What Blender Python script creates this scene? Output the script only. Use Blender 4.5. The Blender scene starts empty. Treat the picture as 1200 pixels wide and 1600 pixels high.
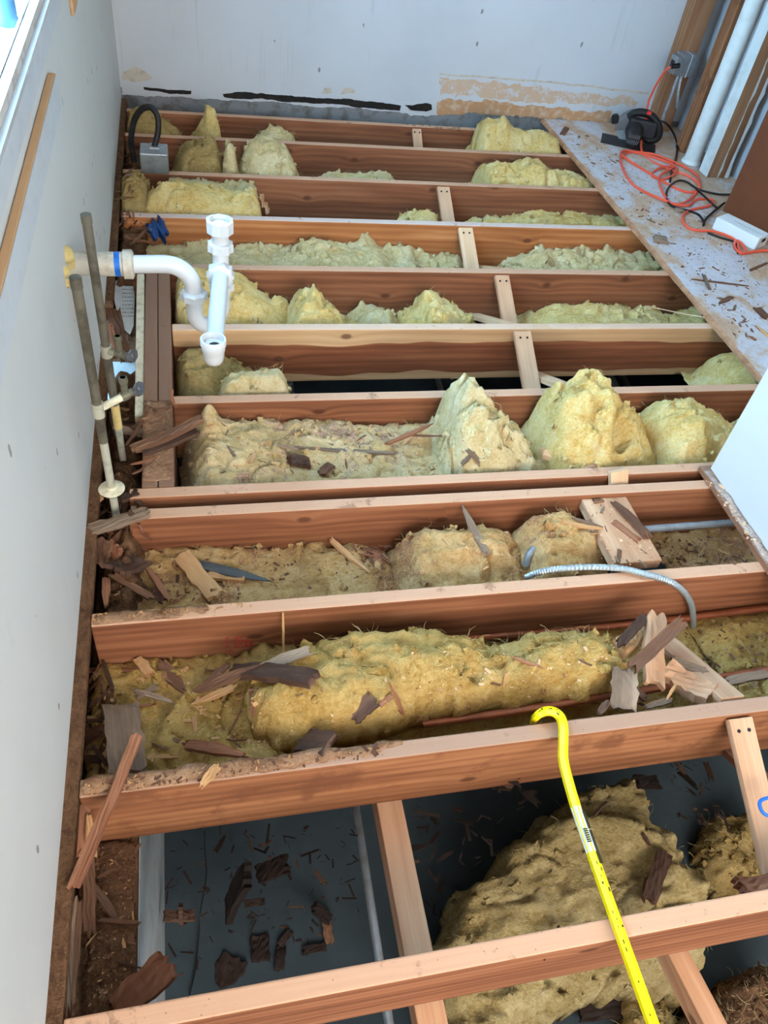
import bpy, math, random
import numpy as np
from mathutils import Matrix, Vector
rng = random.Random(7)
SC = bpy.context.scene
COL = SC.collection

# ------------------------------------------------------------------ camera
F_PX, PITCH, YAW, ROLL, CAM_H = 1231.4, math.radians(45.33), math.radians(18.34), math.radians(10.06), 1.591
cp, sp, cy, sy, cr, sr = (math.cos(PITCH), math.sin(PITCH), math.cos(YAW), math.sin(YAW), math.cos(ROLL), math.sin(ROLL))
FW = np.array([sy*cp, cy*cp, -sp]); _rt = np.array([cy, -sy, 0.0]); _up = np.cross(_rt, FW)
RT = cr*_rt + sr*_up; UP = -sr*_rt + cr*_up; CAMP = np.array([0, 0, CAM_H])
cam = bpy.data.cameras.new('camera'); cam_o = bpy.data.objects.new('camera', cam); COL.objects.link(cam_o)
cam.sensor_fit = 'VERTICAL'; cam.sensor_height = 36.0; cam.lens = 36.0*F_PX/1600; cam.clip_start = 0.02; cam.clip_end = 200
cam_o.matrix_world = Matrix(((RT[0], UP[0], -FW[0], 0), (RT[1], UP[1], -FW[1], 0), (RT[2], UP[2], -FW[2], CAM_H), (0, 0, 0, 1)))
SC.camera = cam_o

# ------------------------------------------------------------------ light and exposure
SC.view_settings.view_transform = 'Standard'; SC.view_settings.look = 'None'; SC.view_settings.gamma = 1
SC.view_settings.use_curve_mapping = False
SC.view_settings.exposure = 1.05
W = bpy.data.worlds.new('overcast_sky'); SC.world = W; W.use_nodes = True
nt = W.node_tree; bg = nt.nodes['Background']
bg.inputs[0].default_value = (0.72, 0.88, 1.0, 1); bg.inputs[1].default_value = 1.2
def area(name, loc, direction, sx, sy_, power, color):
    l = bpy.data.lights.new(name, 'AREA'); l.shape = 'RECTANGLE'; l.size = sx; l.size_y = sy_; l.energy = power; l.color = color
    o = bpy.data.objects.new(name, l); COL.objects.link(o)
    o.matrix_world = Matrix.Translation(loc) @ Vector(direction).to_track_quat('-Z', 'Y').to_matrix().to_4x4()
    return o
# daylight coming in through the side window, and through the wide opening behind the photographer
area('window_daylight', (-0.95, 2.1, 2.0), (1, 0.05, -0.5), 1.7, 3.4, 230, (0.33, 0.66, 1.0))
area('doorway_daylight', (0.9, -2.3, 1.75), (0.0, 1, -0.28), 2.6, 1.7, 80, (1.0, 0.93, 0.85))

# ------------------------------------------------------------------ pixel -> place on a known plane
def ray(px, py): return FW + RT*(px-600)/F_PX + UP*(800-py)/F_PX
def atz(px, py, z): d = ray(px, py); return CAMP + d*((z-CAM_H)/d[2])
def aty(px, py, Y): d = ray(px, py); return CAMP + d*(Y/d[1])
def atx(px, py, X): d = ray(px, py); return CAMP + d*(X/d[0])

# ------------------------------------------------------------------ noise
def _hash(ix, iy, iz, s):
    h = (ix.astype(np.int64)*374761393 + iy.astype(np.int64)*668265263 + iz.astype(np.int64)*2147483647 + s*974634777) & 0xffffffff
    h = ((h ^ (h >> 13))*1274126177) & 0xffffffff
    h = ((h ^ (h >> 16))*2246822519) & 0xffffffff
    return ((h ^ (h >> 15)) & 0xffff)/32767.5 - 1.0
def vnoise(x, y, z=0.0, s=0):
    x = np.asarray(x, float); y = np.asarray(y, float); z = np.broadcast_to(np.asarray(z, float), x.shape)
    ix, iy, iz = np.floor(x), np.floor(y), np.floor(z); fx, fy, fz = x-ix, y-iy, z-iz
    fx, fy, fz = [t*t*t*(t*(t*6-15)+10) for t in (fx, fy, fz)]
    r = 0
    for a in (0, 1):
        for b in (0, 1):
            for c in (0, 1):
                w = (fx if a else 1-fx)*(fy if b else 1-fy)*(fz if c else 1-fz)
                r = r + w*_hash(ix+a, iy+b, iz+c, s)
    return r

# ------------------------------------------------------------------ materials
def lin(c):
    f = lambda u: u/12.92 if u <= 0.04045 else ((u+0.055)/1.055)**2.4
    return tuple(f(v/255.0) for v in c) + (1.0,)
class NT:
    def __init__(s, name):
        s.m = bpy.data.materials.new(name); s.m.use_nodes = True; s.t = s.m.node_tree; s.b = s.t.nodes['Principled BSDF']
        s.b.inputs['Specular IOR Level'].default_value = 0.3
    def n(s, typ, **kw):
        o = s.t.nodes.new(typ)
        for k, v in kw.items():
            if k in ('i',):
                for a, b in v.items(): s.put(o.inputs[a], b)
            else: setattr(o, k, v)
        return o
    def put(s, sock, v):
        if isinstance(v, bpy.types.NodeSocket): s.t.links.new(v, sock)
        elif hasattr(v, 'outputs'): s.t.links.new(v.outputs[0], sock)
        else: sock.default_value = v
    def math(s, op, a, b=0.0, clamp=False):
        o = s.n('ShaderNodeMath', operation=op, use_clamp=clamp); s.put(o.inputs[0], a); s.put(o.inputs[1], b); return o.outputs[0]
    def mix(s, fac, a, b, mode='MIX'):
        o = s.n('ShaderNodeMix', data_type='RGBA', blend_type=mode)
        s.put(o.inputs[0], fac); s.put(o.inputs[6], a); s.put(o.inputs[7], b); return o.outputs[2]
    def coords(s, scale=(1, 1, 1), shift=True):
        tc = s.n('ShaderNodeTexCoord'); out = tc.outputs['Object']
        if shift:
            oi = s.n('ShaderNodeObjectInfo')
            cx = s.n('ShaderNodeCombineXYZ', i={0: s.math('MULTIPLY', oi.outputs['Random'], 37.0), 1: s.math('MULTIPLY', oi.outputs['Random'], 11.0), 2: s.math('MULTIPLY', oi.outputs['Random'], 23.0)})
            out = s.n('ShaderNodeVectorMath', operation='ADD', i={0: out, 1: cx}).outputs[0]
        return s.scale(out, scale)
    def scale(s, v, sc):
        return s.n('ShaderNodeVectorMath', operation='MULTIPLY', i={0: v, 1: sc}).outputs[0]
    def noise(s, v, scale, detail=4, rough=0.55, dist=0.0):
        return s.n('ShaderNodeTexNoise', i={'Vector': v, 'Scale': scale, 'Detail': detail, 'Roughness': rough, 'Distortion': dist}).outputs[0]
    def ramp(s, fac, stops):
        o = s.n('ShaderNodeValToRGB'); s.put(o.inputs[0], fac); e = o.color_ramp.elements
        while len(e) < len(stops): e.new(0.5)
        for k, (p, c) in enumerate(stops):
            e[k].position = p; e[k].color = c if len(c) == 4 else lin(c)
        return o.outputs[0]
    def step(s, v, lo, hi):
        o = s.n('ShaderNodeMapRange', interpolation_type='SMOOTHSTEP', i={0: v, 1: lo, 2: hi}); return o.outputs[0]
    def bump(s, h, strength, dist=0.002):
        s.put(s.b.inputs['Normal'], s.n('ShaderNodeBump', i={'Strength': strength, 'Distance': dist, 'Height': h}))
    def done(s, col, rough=0.8, metal=0.0):
        s.put(s.b.inputs['Base Color'], col); s.put(s.b.inputs['Roughness'], rough); s.b.inputs['Metallic'].default_value = metal
        return s.m
G3 = lambda v: (v, v, v, 1)

def wood(name, dark, midc, light, knots=0.0, dusty=None, dust_amt=0.5, stain=None, band=False, rough=0.8):
    """grain runs along local X; dusty = colour of the weathered top edge that carried the floor"""
    s = NT(name); P = s.coords(); tc = s.n('ShaderNodeTexCoord'); raw = tc.outputs['Object']
    sx = s.n('ShaderNodeSeparateXYZ', i={0: P}); sr_ = s.n('ShaderNodeSeparateXYZ', i={0: raw})
    kz = None
    if knots:
        kv = s.n('ShaderNodeCombineXYZ', i={0: s.math('MULTIPLY', sx.outputs[0], 3.0), 1: s.math('MULTIPLY', sx.outputs[2], 5.5), 2: 0.0})
        vo = s.n('ShaderNodeTexVoronoi', voronoi_dimensions='2D', i={'Vector': kv, 'Scale': 1.0, 'Randomness': 1.0})
        d = vo.outputs['Distance']; pick = s.math('GREATER_THAN', s.n('ShaderNodeSeparateColor', i={0: vo.outputs['Color']}).outputs[0], 1-knots)
        swirl = s.math('MULTIPLY', s.math('MULTIPLY', s.math('POWER', 2.718, s.math('MULTIPLY', d, -9.0)), pick), 0.035)
        kz = s.math('MULTIPLY', s.math('SUBTRACT', 1.0, s.step(d, 0.035, 0.085)), pick)
        zz = s.math('ADD', sx.outputs[2], swirl)
    else: zz = sx.outputs[2]
    G = s.n('ShaderNodeCombineXYZ', i={0: sx.outputs[0], 1: sx.outputs[1], 2: zz})
    big = s.noise(s.scale(G, (0.9, 11, 11)), 1.6, 3, 0.5, 0.4)
    rings = s.n('ShaderNodeTexWave', wave_type='BANDS', bands_direction='Z', i={'Vector': s.scale(G, (0.35, 6, 10)), 'Scale': 1.1, 'Distortion': 7.0, 'Detail': 3.0, 'Detail Scale': 0.9, 'Detail Roughness': 0.6}).outputs['Fac']
    fine = s.noise(s.scale(G, (4, 170, 170)), 1.0, 3, 0.6)
    f = s.math('ADD', s.math('ADD', s.math('MULTIPLY', big, 0.62), s.math('MULTIPLY', rings, 0.11)), s.math('MULTIPLY', fine, 0.27))
    col = s.ramp(f, [(0.28, dark), (0.5, midc), (0.74, light)])
    if band:
        wob = s.math('MULTIPLY', s.math('SUBTRACT', s.noise(s.scale(raw, (1, 1, 1)), 2.3, 2), 0.5), 0.07)
        zt = s.math('ADD', sr_.outputs[2], wob)
        pale = s.ramp(f, [(0.25, (176, 132, 92)), (0.6, (205, 165, 122)), (0.8, (216, 180, 138))])
        col = s.mix(s.math('MAXIMUM', s.step(zt, 0.050, 0.056), s.step(zt, -0.078, -0.082)), col, pale)
    if stain: col = s.mix(s.math('MULTIPLY', s.step(s.noise(P, 6.0, 5, 0.65), 0.52, 0.66), 0.75), col, lin(stain))
    if kz is not None: col = s.mix(s.math('MULTIPLY', kz, 0.75), col, lin((74, 40, 24)))
    if dusty:
        nz = s.n('ShaderNodeSeparateXYZ', i={0: s.n('ShaderNodeNewGeometry').outputs['Normal']}).outputs[2]
        worn = s.mix(s.math('MULTIPLY', fine, 0.5), lin(dusty), s.mix(0.5, lin(dusty), lin(midc)))
        worn = s.mix(s.math('MULTIPLY', s.step(s.noise(s.scale(P, (1, 1, 1)), 14, 5, 0.7), 0.6, 0.68), 0.55), worn, lin((120, 88, 66)))
        dots = s.n('ShaderNodeTexVoronoi', i={'Vector': s.scale(raw, (1, 1, 1)), 'Scale': 55.0}).outputs['Distance']
        worn = s.mix(s.math('MULTIPLY', s.math('LESS_THAN', dots, 0.075), 0.6), worn, lin((70, 52, 42)))
        col = s.mix(s.math('MULTIPLY', s.step(nz, 0.6, 0.9), s.step(s.noise(P, 3.2, 4, 0.6), 0.62-0.5*dust_amt, 0.72-0.5*dust_amt)), col, worn)
    s.bump(s.math('ADD', fine, s.math('MULTIPLY', rings, 0.2)), 0.3, 0.0015)
    return s.done(col, rough)

def insulation(name, c_dark, c_mid, c_pale, dust=0.2, dustc=(150, 108, 74)):
    s = NT(name); P = s.coords()
    a = s.noise(P, 6.0, 5, 0.62, 1.2); b = s.noise(s.scale(P, (1, 1.5, 1)), 30.0, 5, 0.68, 2.0); c = s.noise(P, 210.0, 2, 0.6, 0.8)
    hair = s.noise(s.scale(P, (1, 0.35, 0.6)), 150.0, 3, 0.65, 4.0)
    vein = s.math('POWER', s.math('SUBTRACT', 1.0, s.math('ABSOLUTE', s.math('SUBTRACT', s.math('MULTIPLY', s.noise(s.scale(P, (0.7, 1.3, 1)), 17.0, 4, 0.6, 3.0), 2.0), 1.0))), 9.0)
    f = s.math('ADD', s.math('ADD', s.math('MULTIPLY', a, 0.46), s.math('MULTIPLY', b, 0.34)), s.math('MULTIPLY', hair, 0.20))
    col = s.ramp(f, [(0.35, c_dark), (0.48, c_mid), (0.63, c_pale)])
    col = s.mix(s.math('MULTIPLY', vein, 0.45), col, lin(tuple(min(255, int(v*1.05)) for v in c_pale)))
    if dust:
        m = s.math('ADD', s.noise(P, 5.0, 4, 0.6), s.math('MULTIPLY', s.math('SUBTRACT', s.noise(P, 60.0, 3, 0.7), 0.5), 0.45))
        m = s.step(m, 0.80-0.45*dust, 0.92-0.45*dust)
        sp_ = s.ramp(s.noise(P, 260.0, 2, 0.5), [(0.35, tuple(int(v*0.62) for v in dustc)), (0.52, dustc), (0.68, tuple(min(255, int(v*1.28)) for v in dustc))])
        col = s.mix(s.math('MULTIPLY', m, 0.82), col, sp_)
    s.bump(s.math('ADD', s.math('ADD', b, s.math('MULTIPLY', c, 0.3)), s.math('MULTIPLY', hair, 0.8)), 0.85, 0.010)
    s.b.inputs['Specular IOR Level'].default_value = 0.03
    return s.done(col, 1.0)

def plain(name, c, rough=0.5, metal=0.0, var=0.0, var_c=None, scale=20, bump=0.0):
    s = NT(name); col = lin(c)
    if var or bump:
        n = s.noise(s.coords(), scale, 5, 0.65)
        if var: col = s.mix(s.math('MULTIPLY', s.step(n, 0.45, 0.68), var), lin(c), lin(var_c or tuple(int(v*0.6) for v in c)))
        if bump: s.bump(n, bump, 0.002)
    return s.done(col, rough, metal)

def drywall(name, c=(208, 206, 202), smudge=(150, 142, 132), bands=True):
    s = NT(name); P = s.coords(shift=False)
    big = s.noise(P, 1.7, 5, 0.6); sm = s.noise(s.scale(P, (1, 1, 0.25)), 9.0, 6, 0.7)
    col = s.mix(s.math('MULTIPLY', s.step(big, 0.4, 0.75), 0.35), lin(c), lin(tuple(int(v*0.9) for v in c)))
    col = s.mix(s.math('MULTIPLY', s.step(sm, 0.60, 0.80), 0.35), col, lin(smudge))
    if bands:
        st = s.noise(s.scale(P, (26, 26, 0.9)), 1.0, 4, 0.6); zc = s.n('ShaderNodeSeparateXYZ', i={0: s.n('ShaderNodeTexCoord').outputs['Object']}).outputs[2]
        col = s.mix(s.math('MULTIPLY', s.math('MULTIPLY', s.step(st, 0.56, 0.70), s.step(s.noise(P, 2.6, 3, 0.6), 0.45, 0.6)), 0.16), col, lin((128, 116, 108)))
    vo = s.n('ShaderNodeTexVoronoi', i={'Vector': s.scale(P, (1, 1, 0.55)), 'Scale': 13.0, 'Randomness': 1.0})
    pick = s.math('GREATER_THAN', s.n('ShaderNodeSeparateColor', i={0: vo.outputs['Color']}).outputs[0], 0.72)
    wob = s.math('ADD', vo.outputs['Distance'], s.math('MULTIPLY', s.math('SUBTRACT', s.noise(P, 90, 3, 0.6), 0.5), 0.12))
    col = s.mix(s.math('MULTIPLY', s.math('MULTIPLY', s.math('LESS_THAN', wob, 0.095), pick), 0.7), col, lin((96, 86, 78)))
    s.bump(s.math('ADD', s.noise(P, 160, 3, 0.6), s.math('MULTIPLY', sm, 1.5)), 0.12, 0.001)
    return s.done(col, 0.6)

M = {}
TOPC = (206, 162, 132)
M['fir'] = wood('red_fir', (98, 56, 36), (134, 83, 55), (164, 110, 78), 0.45, TOPC, 0.8)
M['fir_band'] = wood('fir_with_sapwood', (98, 54, 32), (132, 78, 50), (166, 106, 70), 0.5, (220, 186, 160), 0.8, band=True)
M['fir_orange'] = wood('orange_fir', (138, 80, 42), (172, 108, 62), (204, 144, 94), 0.4, (212, 190, 178), 0.95)
M['fir_dirty'] = wood('dirty_fir', (106, 62, 38), (144, 92, 60), (178, 122, 82), 0.35, (172, 138, 116), 0.95, stain=(112, 68, 44))
M['fir_old'] = wood('old_fir', (96, 60, 42), (126, 84, 62), (156, 110, 84), 0.3, (140, 108, 88), 0.8)
M['pale'] = wood('pale_pine', (186, 142, 104), (214, 174, 136), (232, 200, 166), 0.0)
M['bridge'] = wood('rough_pine', (158, 112, 80), (190, 145, 112), (214, 176, 142), 0.2)
M['tan'] = wood('tan_scrap', (150, 104, 66), (190, 144, 98), (214, 172, 126), 0.0)
M['red'] = wood('red_splinter', (98, 56, 38), (134, 86, 62), (172, 122, 92), 0.0)
M['brown'] = wood('brown_splinter', (76, 50, 38), (112, 78, 58), (150, 112, 86), 0.0)
M['dark'] = wood('dark_rotten', (50, 34, 26), (80, 56, 44), (118, 88, 70), 0.0)
M['gray'] = wood('weathered_gray', (88, 70, 56), (128, 106, 88), (168, 144, 122), 0.0)
M['blackish'] = wood('blackish_brown_wood', (24, 16, 13), (40, 27, 22), (60, 42, 34), 0.0)  # near-black brown wood for the pieces on the slab
M['slate'] = plain('slate_shard', (78, 80, 80), 0.6, 0, 0.4)
M['ply_edge'] = wood('plywood_edge', (140, 92, 62), (180, 130, 96), (208, 164, 128), 0.0)
M['stud'] = wood('stud_fir', (116, 76, 50), (154, 108, 76), (188, 140, 104), 0.15)
M['panel_'] = wood('hardboard', (92, 48, 26), (106, 58, 32), (120, 68, 40), 0.0, rough=0.55)
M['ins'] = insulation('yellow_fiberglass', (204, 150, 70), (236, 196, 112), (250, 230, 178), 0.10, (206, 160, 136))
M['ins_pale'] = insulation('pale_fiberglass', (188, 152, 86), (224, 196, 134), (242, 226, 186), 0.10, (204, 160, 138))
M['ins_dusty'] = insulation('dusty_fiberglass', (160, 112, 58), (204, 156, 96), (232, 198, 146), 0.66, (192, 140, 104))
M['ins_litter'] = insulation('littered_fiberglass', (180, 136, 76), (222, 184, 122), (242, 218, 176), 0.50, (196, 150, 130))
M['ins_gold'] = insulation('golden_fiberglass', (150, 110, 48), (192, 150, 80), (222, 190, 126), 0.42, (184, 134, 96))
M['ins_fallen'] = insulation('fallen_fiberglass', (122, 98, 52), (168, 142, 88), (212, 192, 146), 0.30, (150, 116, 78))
M['ins_olive'] = insulation('olive_fiberglass', (128, 98, 50), (168, 136, 80), (204, 178, 124), 0.25, (126, 92, 66))  # older olive batts; shade near the left wall is mixed into the colour
M['panel'] = plain('brown_hardboard', (112, 62, 36), 0.55, 0, 0.35, (92, 48, 28), 7)
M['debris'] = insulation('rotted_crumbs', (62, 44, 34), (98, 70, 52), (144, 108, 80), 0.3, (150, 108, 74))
M['sawdust'] = insulation('brown_sawdust', (112, 74, 50), (160, 116, 86), (204, 164, 132), 0.4, (128, 86, 60))
M['plaster_dust'] = insulation('pinkish_plaster_dust', (128, 92, 74), (176, 146, 130), (224, 214, 208), 0.3, (140, 104, 84))
M['fiber'] = plain('loose_glass_fiber', (212, 194, 140), 1.0)
M['wall'] = drywall('white_painted_drywall', bands=False)
M['wall_back'] = drywall('smudged_white_drywall', (194, 196, 200), (160, 150, 140))
M['ceiling'] = plain('ceiling_white', (232, 232, 228), 0.9)
M['white_trim'] = plain('gloss_white_trim', (196, 198, 200), 0.18, 0, 0.12)
M['trim_paint'] = plain('white_trim_paint', (196, 198, 202), 0.5, 0, 0.1)
M['ledger'] = wood('raw_pine_strip', (168, 122, 84), (192, 146, 104), (206, 164, 124), 0.1)
M['pvc'] = plain('white_pvc', (204, 206, 208), 0.28)
M['pvc_dirty'] = plain('grubby_pvc', (196, 188, 172), 0.4, 0, 0.75, (134, 116, 92), 14)
M['blue'] = plain('blue_primer', (26, 108, 200), 0.4, 0, 0.5, (20, 60, 130), 60)
M['copper_old'] = plain('tarnished_copper', (112, 106, 92), 0.55, 0.35, 0.75, (72, 66, 56), 16, 0.2)
M['copper_patina'] = plain('painted_copper', (176, 172, 154), 0.6, 0.0, 0.7, (104, 116, 100), 26, 0.3)
M['copper'] = plain('copper_tube', (150, 84, 56), 0.42, 0.55, 0.5, (98, 56, 42), 14)
M['brass'] = plain('dull_brass_valve', (126, 122, 104), 0.45, 0.5, 0.6, (84, 88, 74), 40)
M['chrome'] = plain('chrome_handle', (150, 152, 156), 0.25, 0.85)
M['foam'] = plain('sealant_foam', (206, 182, 120), 0.8, 0, 0.5, (150, 120, 70), 25, 0.5)
M['cream'] = plain('cream_paint', (222, 212, 184), 0.6, 0, 0.5, (160, 140, 110), 30)
M['paper'] = plain('white_sheathing_paper', (232, 230, 226), 0.7, 0, 0.25, (160, 150, 140), 18)
M['kraft'] = plain('brown_kraft', (182, 138, 100), 0.9, 0, 0.7, (204, 182, 162), 24)
M['kraft2'] = plain('bare_gypsum_paper', (196, 166, 140), 0.9, 0, 0.95, (196, 198, 202), 28)
M['plaster'] = plain('bare_plaster', (196, 184, 168), 0.9, 0, 0.4)
M['black'] = plain('black_rubber', (22, 23, 25), 0.45)
M['black_plastic'] = plain('black_plastic', (30, 31, 34), 0.5, 0, 0.3, (70, 66, 62), 60)
M['flat_black'] = plain('mottled_black', (20, 20, 22), 0.55, 0, 0.2, (84, 60, 44), 30)
M['orange'] = plain('orange_cord_jacket', (232, 92, 66), 0.45)
M['yellow'] = plain('yellow_enamel', (246, 222, 10), 0.3, 0, 0.0)
M['navyblack'] = plain('dark_scuff', (52, 48, 24), 0.5)
M['sticker'] = plain('silver_sticker', (206, 212, 216), 0.35, 0.2)
M['steel'] = plain('galvanised_steel', (158, 164, 168), 0.38, 0.6, 0.45, (106, 108, 106), 30)
M['flex'] = plain('flexible_steel', (176, 188, 194), 0.35, 0.65)
M['emt'] = plain('gray_conduit', (142, 146, 150), 0.45, 0.4, 0.5, (112, 100, 90), 22)
M['saw_gray'] = plain('saw_guard_gray', (118, 120, 124), 0.4, 0.5, 0.3)
M['red_plastic'] = plain('red_switch', (206, 44, 40), 0.4)
M['card'] = plain('white_card', (226, 230, 232), 0.7)
M['white'] = plain('white_paint', (224, 226, 222), 0.5, 0, 0.35, (186, 182, 170), 9)
M['blue_plastic'] = plain('blue_plastic', (28, 62, 112), 0.35, 0, 0.4, (16, 34, 70), 40)
M['blue_rope'] = plain('blue_rope', (34, 104, 214), 0.5)
M['redink'] = plain('red_ink', (176, 38, 40), 0.8)
M['ink'] = plain('black_ink', (48, 44, 44), 0.8)
M['dingy'] = plain('dingy_sill', (126, 128, 130), 0.8, 0, 0.7, (84, 72, 62), 16)
M['outside'] = plain('outside_ground', (196, 198, 196), 0.9, 0, 0.5, (150, 146, 138), 5)
M['postblue'] = plain('pale_blue_post', (84, 140, 182), 0.4)
M['window_wood'] = plain('worn_sash_paint', (196, 184, 172), 0.6, 0, 0.6, (150, 124, 104), 18)

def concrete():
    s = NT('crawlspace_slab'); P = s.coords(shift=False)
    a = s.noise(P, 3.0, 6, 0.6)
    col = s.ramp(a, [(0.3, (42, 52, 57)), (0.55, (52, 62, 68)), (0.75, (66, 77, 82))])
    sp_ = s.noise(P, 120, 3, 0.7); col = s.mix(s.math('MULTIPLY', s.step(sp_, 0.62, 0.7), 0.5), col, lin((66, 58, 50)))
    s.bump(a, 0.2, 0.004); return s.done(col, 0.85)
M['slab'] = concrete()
M['found'] = plain('foundation_concrete', (176, 182, 184), 0.9, 0, 0.5, (140, 144, 146), 9, 0.2)
def plywood():
    s = NT('worn_painted_plywood'); P = s.coords(shift=False)
    a = s.noise(s.scale(P, (1.0, 0.7, 1)), 4.2, 7, 0.66, 0.9); b = s.noise(P, 26, 5, 0.7)
    f = s.math('ADD', s.math('MULTIPLY', a, 0.7), s.math('MULTIPLY', b, 0.3))
    sx = s.n('ShaderNodeSeparateXYZ', i={0: P}).outputs[0]
    f = s.math('ADD', f, s.math('MULTIPLY', s.step(sx, -0.35, 0.12), 0.07))
    col = s.ramp(f, [(0.40, (206, 200, 204)), (0.50, (196, 188, 190)), (0.545, (196, 166, 142)), (0.66, (184, 142, 108))])
    sp_ = s.noise(P, 95, 4, 0.7); col = s.mix(s.math('MULTIPLY', s.step(sp_, 0.60, 0.68), 0.7), col, lin((124, 98, 82)))
    s.bump(b, 0.25, 0.002); return s.done(col, 0.75)
M['plywood'] = plywood()

# ------------------------------------------------------------------ object helpers
WM = {}
def link(name, verts, faces, mat, parent=None, smooth=False, mats=None, fm=None, world=None):
    """verts in world space; the object's origin goes to the middle of its box (or to `world`, with verts given locally)"""
    V = np.asarray(verts, float)
    if world is None:
        c = (V.min(0)+V.max(0))/2; V = V-c; world = Matrix.Translation(c)
    me = bpy.data.meshes.new(name); me.from_pydata([tuple(v) for v in V], [], [tuple(f) for f in faces])
    for m in (mats or [mat]): me.materials.append(M[m] if isinstance(m, str) else m)
    if fm is not None: me.polygons.foreach_set('material_index', fm)
    if smooth: me.polygons.foreach_set('use_smooth', [True]*len(me.polygons))
    me.update()
    o = bpy.data.objects.new(name, me); COL.objects.link(o); WM[o] = world
    if parent: o.parent = parent; o.matrix_basis = WM[parent].inverted() @ world
    else: o.matrix_basis = world
    return o
def tag(o, label=None, cat=None, group=None, kind=None):
    if label: o['label'] = label
    if cat: o['category'] = cat
    if group: o['group'] = group
    if kind: o['kind'] = kind
    return o
def empty(name, loc, label, cat, group=None):
    o = bpy.data.objects.new(name, None); COL.objects.link(o); o.empty_display_size = 0.05
    WM[o] = Matrix.Translation(Vector([float(v) for v in loc])); o.matrix_basis = WM[o]
    return tag(o, label, cat, group)
class MB:
    """collects solids for ONE mesh"""
    def __init__(s): s.v = []; s.f = []; s.fm = []
    def add(s, v, f, m=0):
        k = len(s.v); s.v += [tuple(p) for p in v]; s.f += [tuple(i+k for i in q) for q in f]; s.fm += [m]*len(f); return s
    def box(s, lo, hi, m=0):
        (a, b, c), (d, e, g) = lo, hi
        return s.add([(a, b, c), (d, b, c), (d, e, c), (a, e, c), (a, b, g), (d, b, g), (d, e, g), (a, e, g)],
                     [(0, 3, 2, 1), (4, 5, 6, 7), (0, 1, 5, 4), (1, 2, 6, 5), (2, 3, 7, 6), (3, 0, 4, 7)], m)
    def obox(s, c, ax, ay, az, m=0):
        c, ax, ay, az = map(np.asarray, (c, ax, ay, az)); v = []
        for k in (-1, 1):
            for i, j in ((-1, -1), (1, -1), (1, 1), (-1, 1)): v.append(c+ax*i+ay*j+az*k)
        return s.add(v, [(0, 3, 2, 1), (4, 5, 6, 7), (0, 1, 5, 4), (1, 2, 6, 5), (2, 3, 7, 6), (3, 0, 4, 7)], m)
    def tube(s, pts, r, n=12, cap=True, m=0, ridge=None):
        P = np.asarray(pts, float); T = np.gradient(P, axis=0); T /= np.linalg.norm(T, axis=1)[:, None]+1e-12
        u = np.cross(T[0], (0, 0, 1)); u = np.cross(T[0], (1, 0, 0)) if np.linalg.norm(u) < 1e-3 else u; u /= np.linalg.norm(u)
        rr = np.broadcast_to(np.asarray(r, float), (len(P),)); v = []
        for k in range(len(P)):
            u = u-T[k]*(u@T[k]); u /= np.linalg.norm(u); w = np.cross(T[k], u)
            q = rr[k]*(1.0 if ridge is None or k % 2 else ridge)
            for a in range(n): t = 2*math.pi*a/n; v.append(P[k]+q*(math.cos(t)*u+math.sin(t)*w))
        f = [(k*n+a, k*n+(a+1) % n, (k+1)*n+(a+1) % n, (k+1)*n+a) for k in range(len(P)-1) for a in range(n)]
        if cap: f += [tuple(range(n-1, -1, -1)), tuple((len(P)-1)*n+a for a in range(n))]
        return s.add(v, f, m)
    def lathe(s, base, axis, prof, n=24, m=0, close=False, lobes=0, depth=0.0):
        """prof: [(distance along axis, radius)...]"""
        A = np.asarray(axis, float); A /= np.linalg.norm(A); u = np.cross(A, (0, 0, 1)); u = np.cross(A, (1, 0, 0)) if np.linalg.norm(u) < 1e-3 else u
        u /= np.linalg.norm(u); w = np.cross(A, u); B = np.asarray(base, float); v = []
        for h, r in prof:
            for a in range(n):
                t = 2*math.pi*a/n; q = r*(1+(depth*(1 if math.cos(lobes*t) > 0.55 else 0) if lobes and r > 0.002 else 0))
                v.append(B+A*h+q*(math.cos(t)*u+math.sin(t)*w))
        K = len(prof); f = [(k*n+a, k*n+(a+1) % n, (k+1)*n+(a+1) % n, (k+1)*n+a) for k in range(K-1) for a in range(n)]
        if close: f += [(( K-1)*n+a, (K-1)*n+(a+1) % n, (a+1) % n, a) for a in range(n)]
        else: f += [tuple(range(n-1, -1, -1)), tuple((K-1)*n+a for a in range(n))]
        return s.add(v, f, m)
    def build(s, name, mat, parent=None, smooth=False, mats=None):
        o = link(name, s.v, s.f, mat, parent, smooth, mats, s.fm if mats else None)
        if smooth:
            o.data.set_sharp_from_angle(angle=math.radians(42))
        return o
def bevel(o, w=0.003, seg=2):
    b = o.modifiers.new('bevel', 'BEVEL'); b.width = w; b.segments = seg; b.limit_method = 'ANGLE'; return o
def spline(pts, n=10):
    P = np.asarray(pts, float); Q = np.vstack([2*P[0]-P[1], P, 2*P[-1]-P[-2]]); out = []
    for k in range(1, len(Q)-2):
        for t in np.linspace(0, 1, n, endpoint=False):
            a, b, c, d = Q[k-1:k+3]
            out.append(0.5*((2*b)+(-a+c)*t+(2*a-5*b+4*c-d)*t*t+(-a+3*b-3*c+d)*t**3))
    out.append(P[-1]); return np.array(out)

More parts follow.
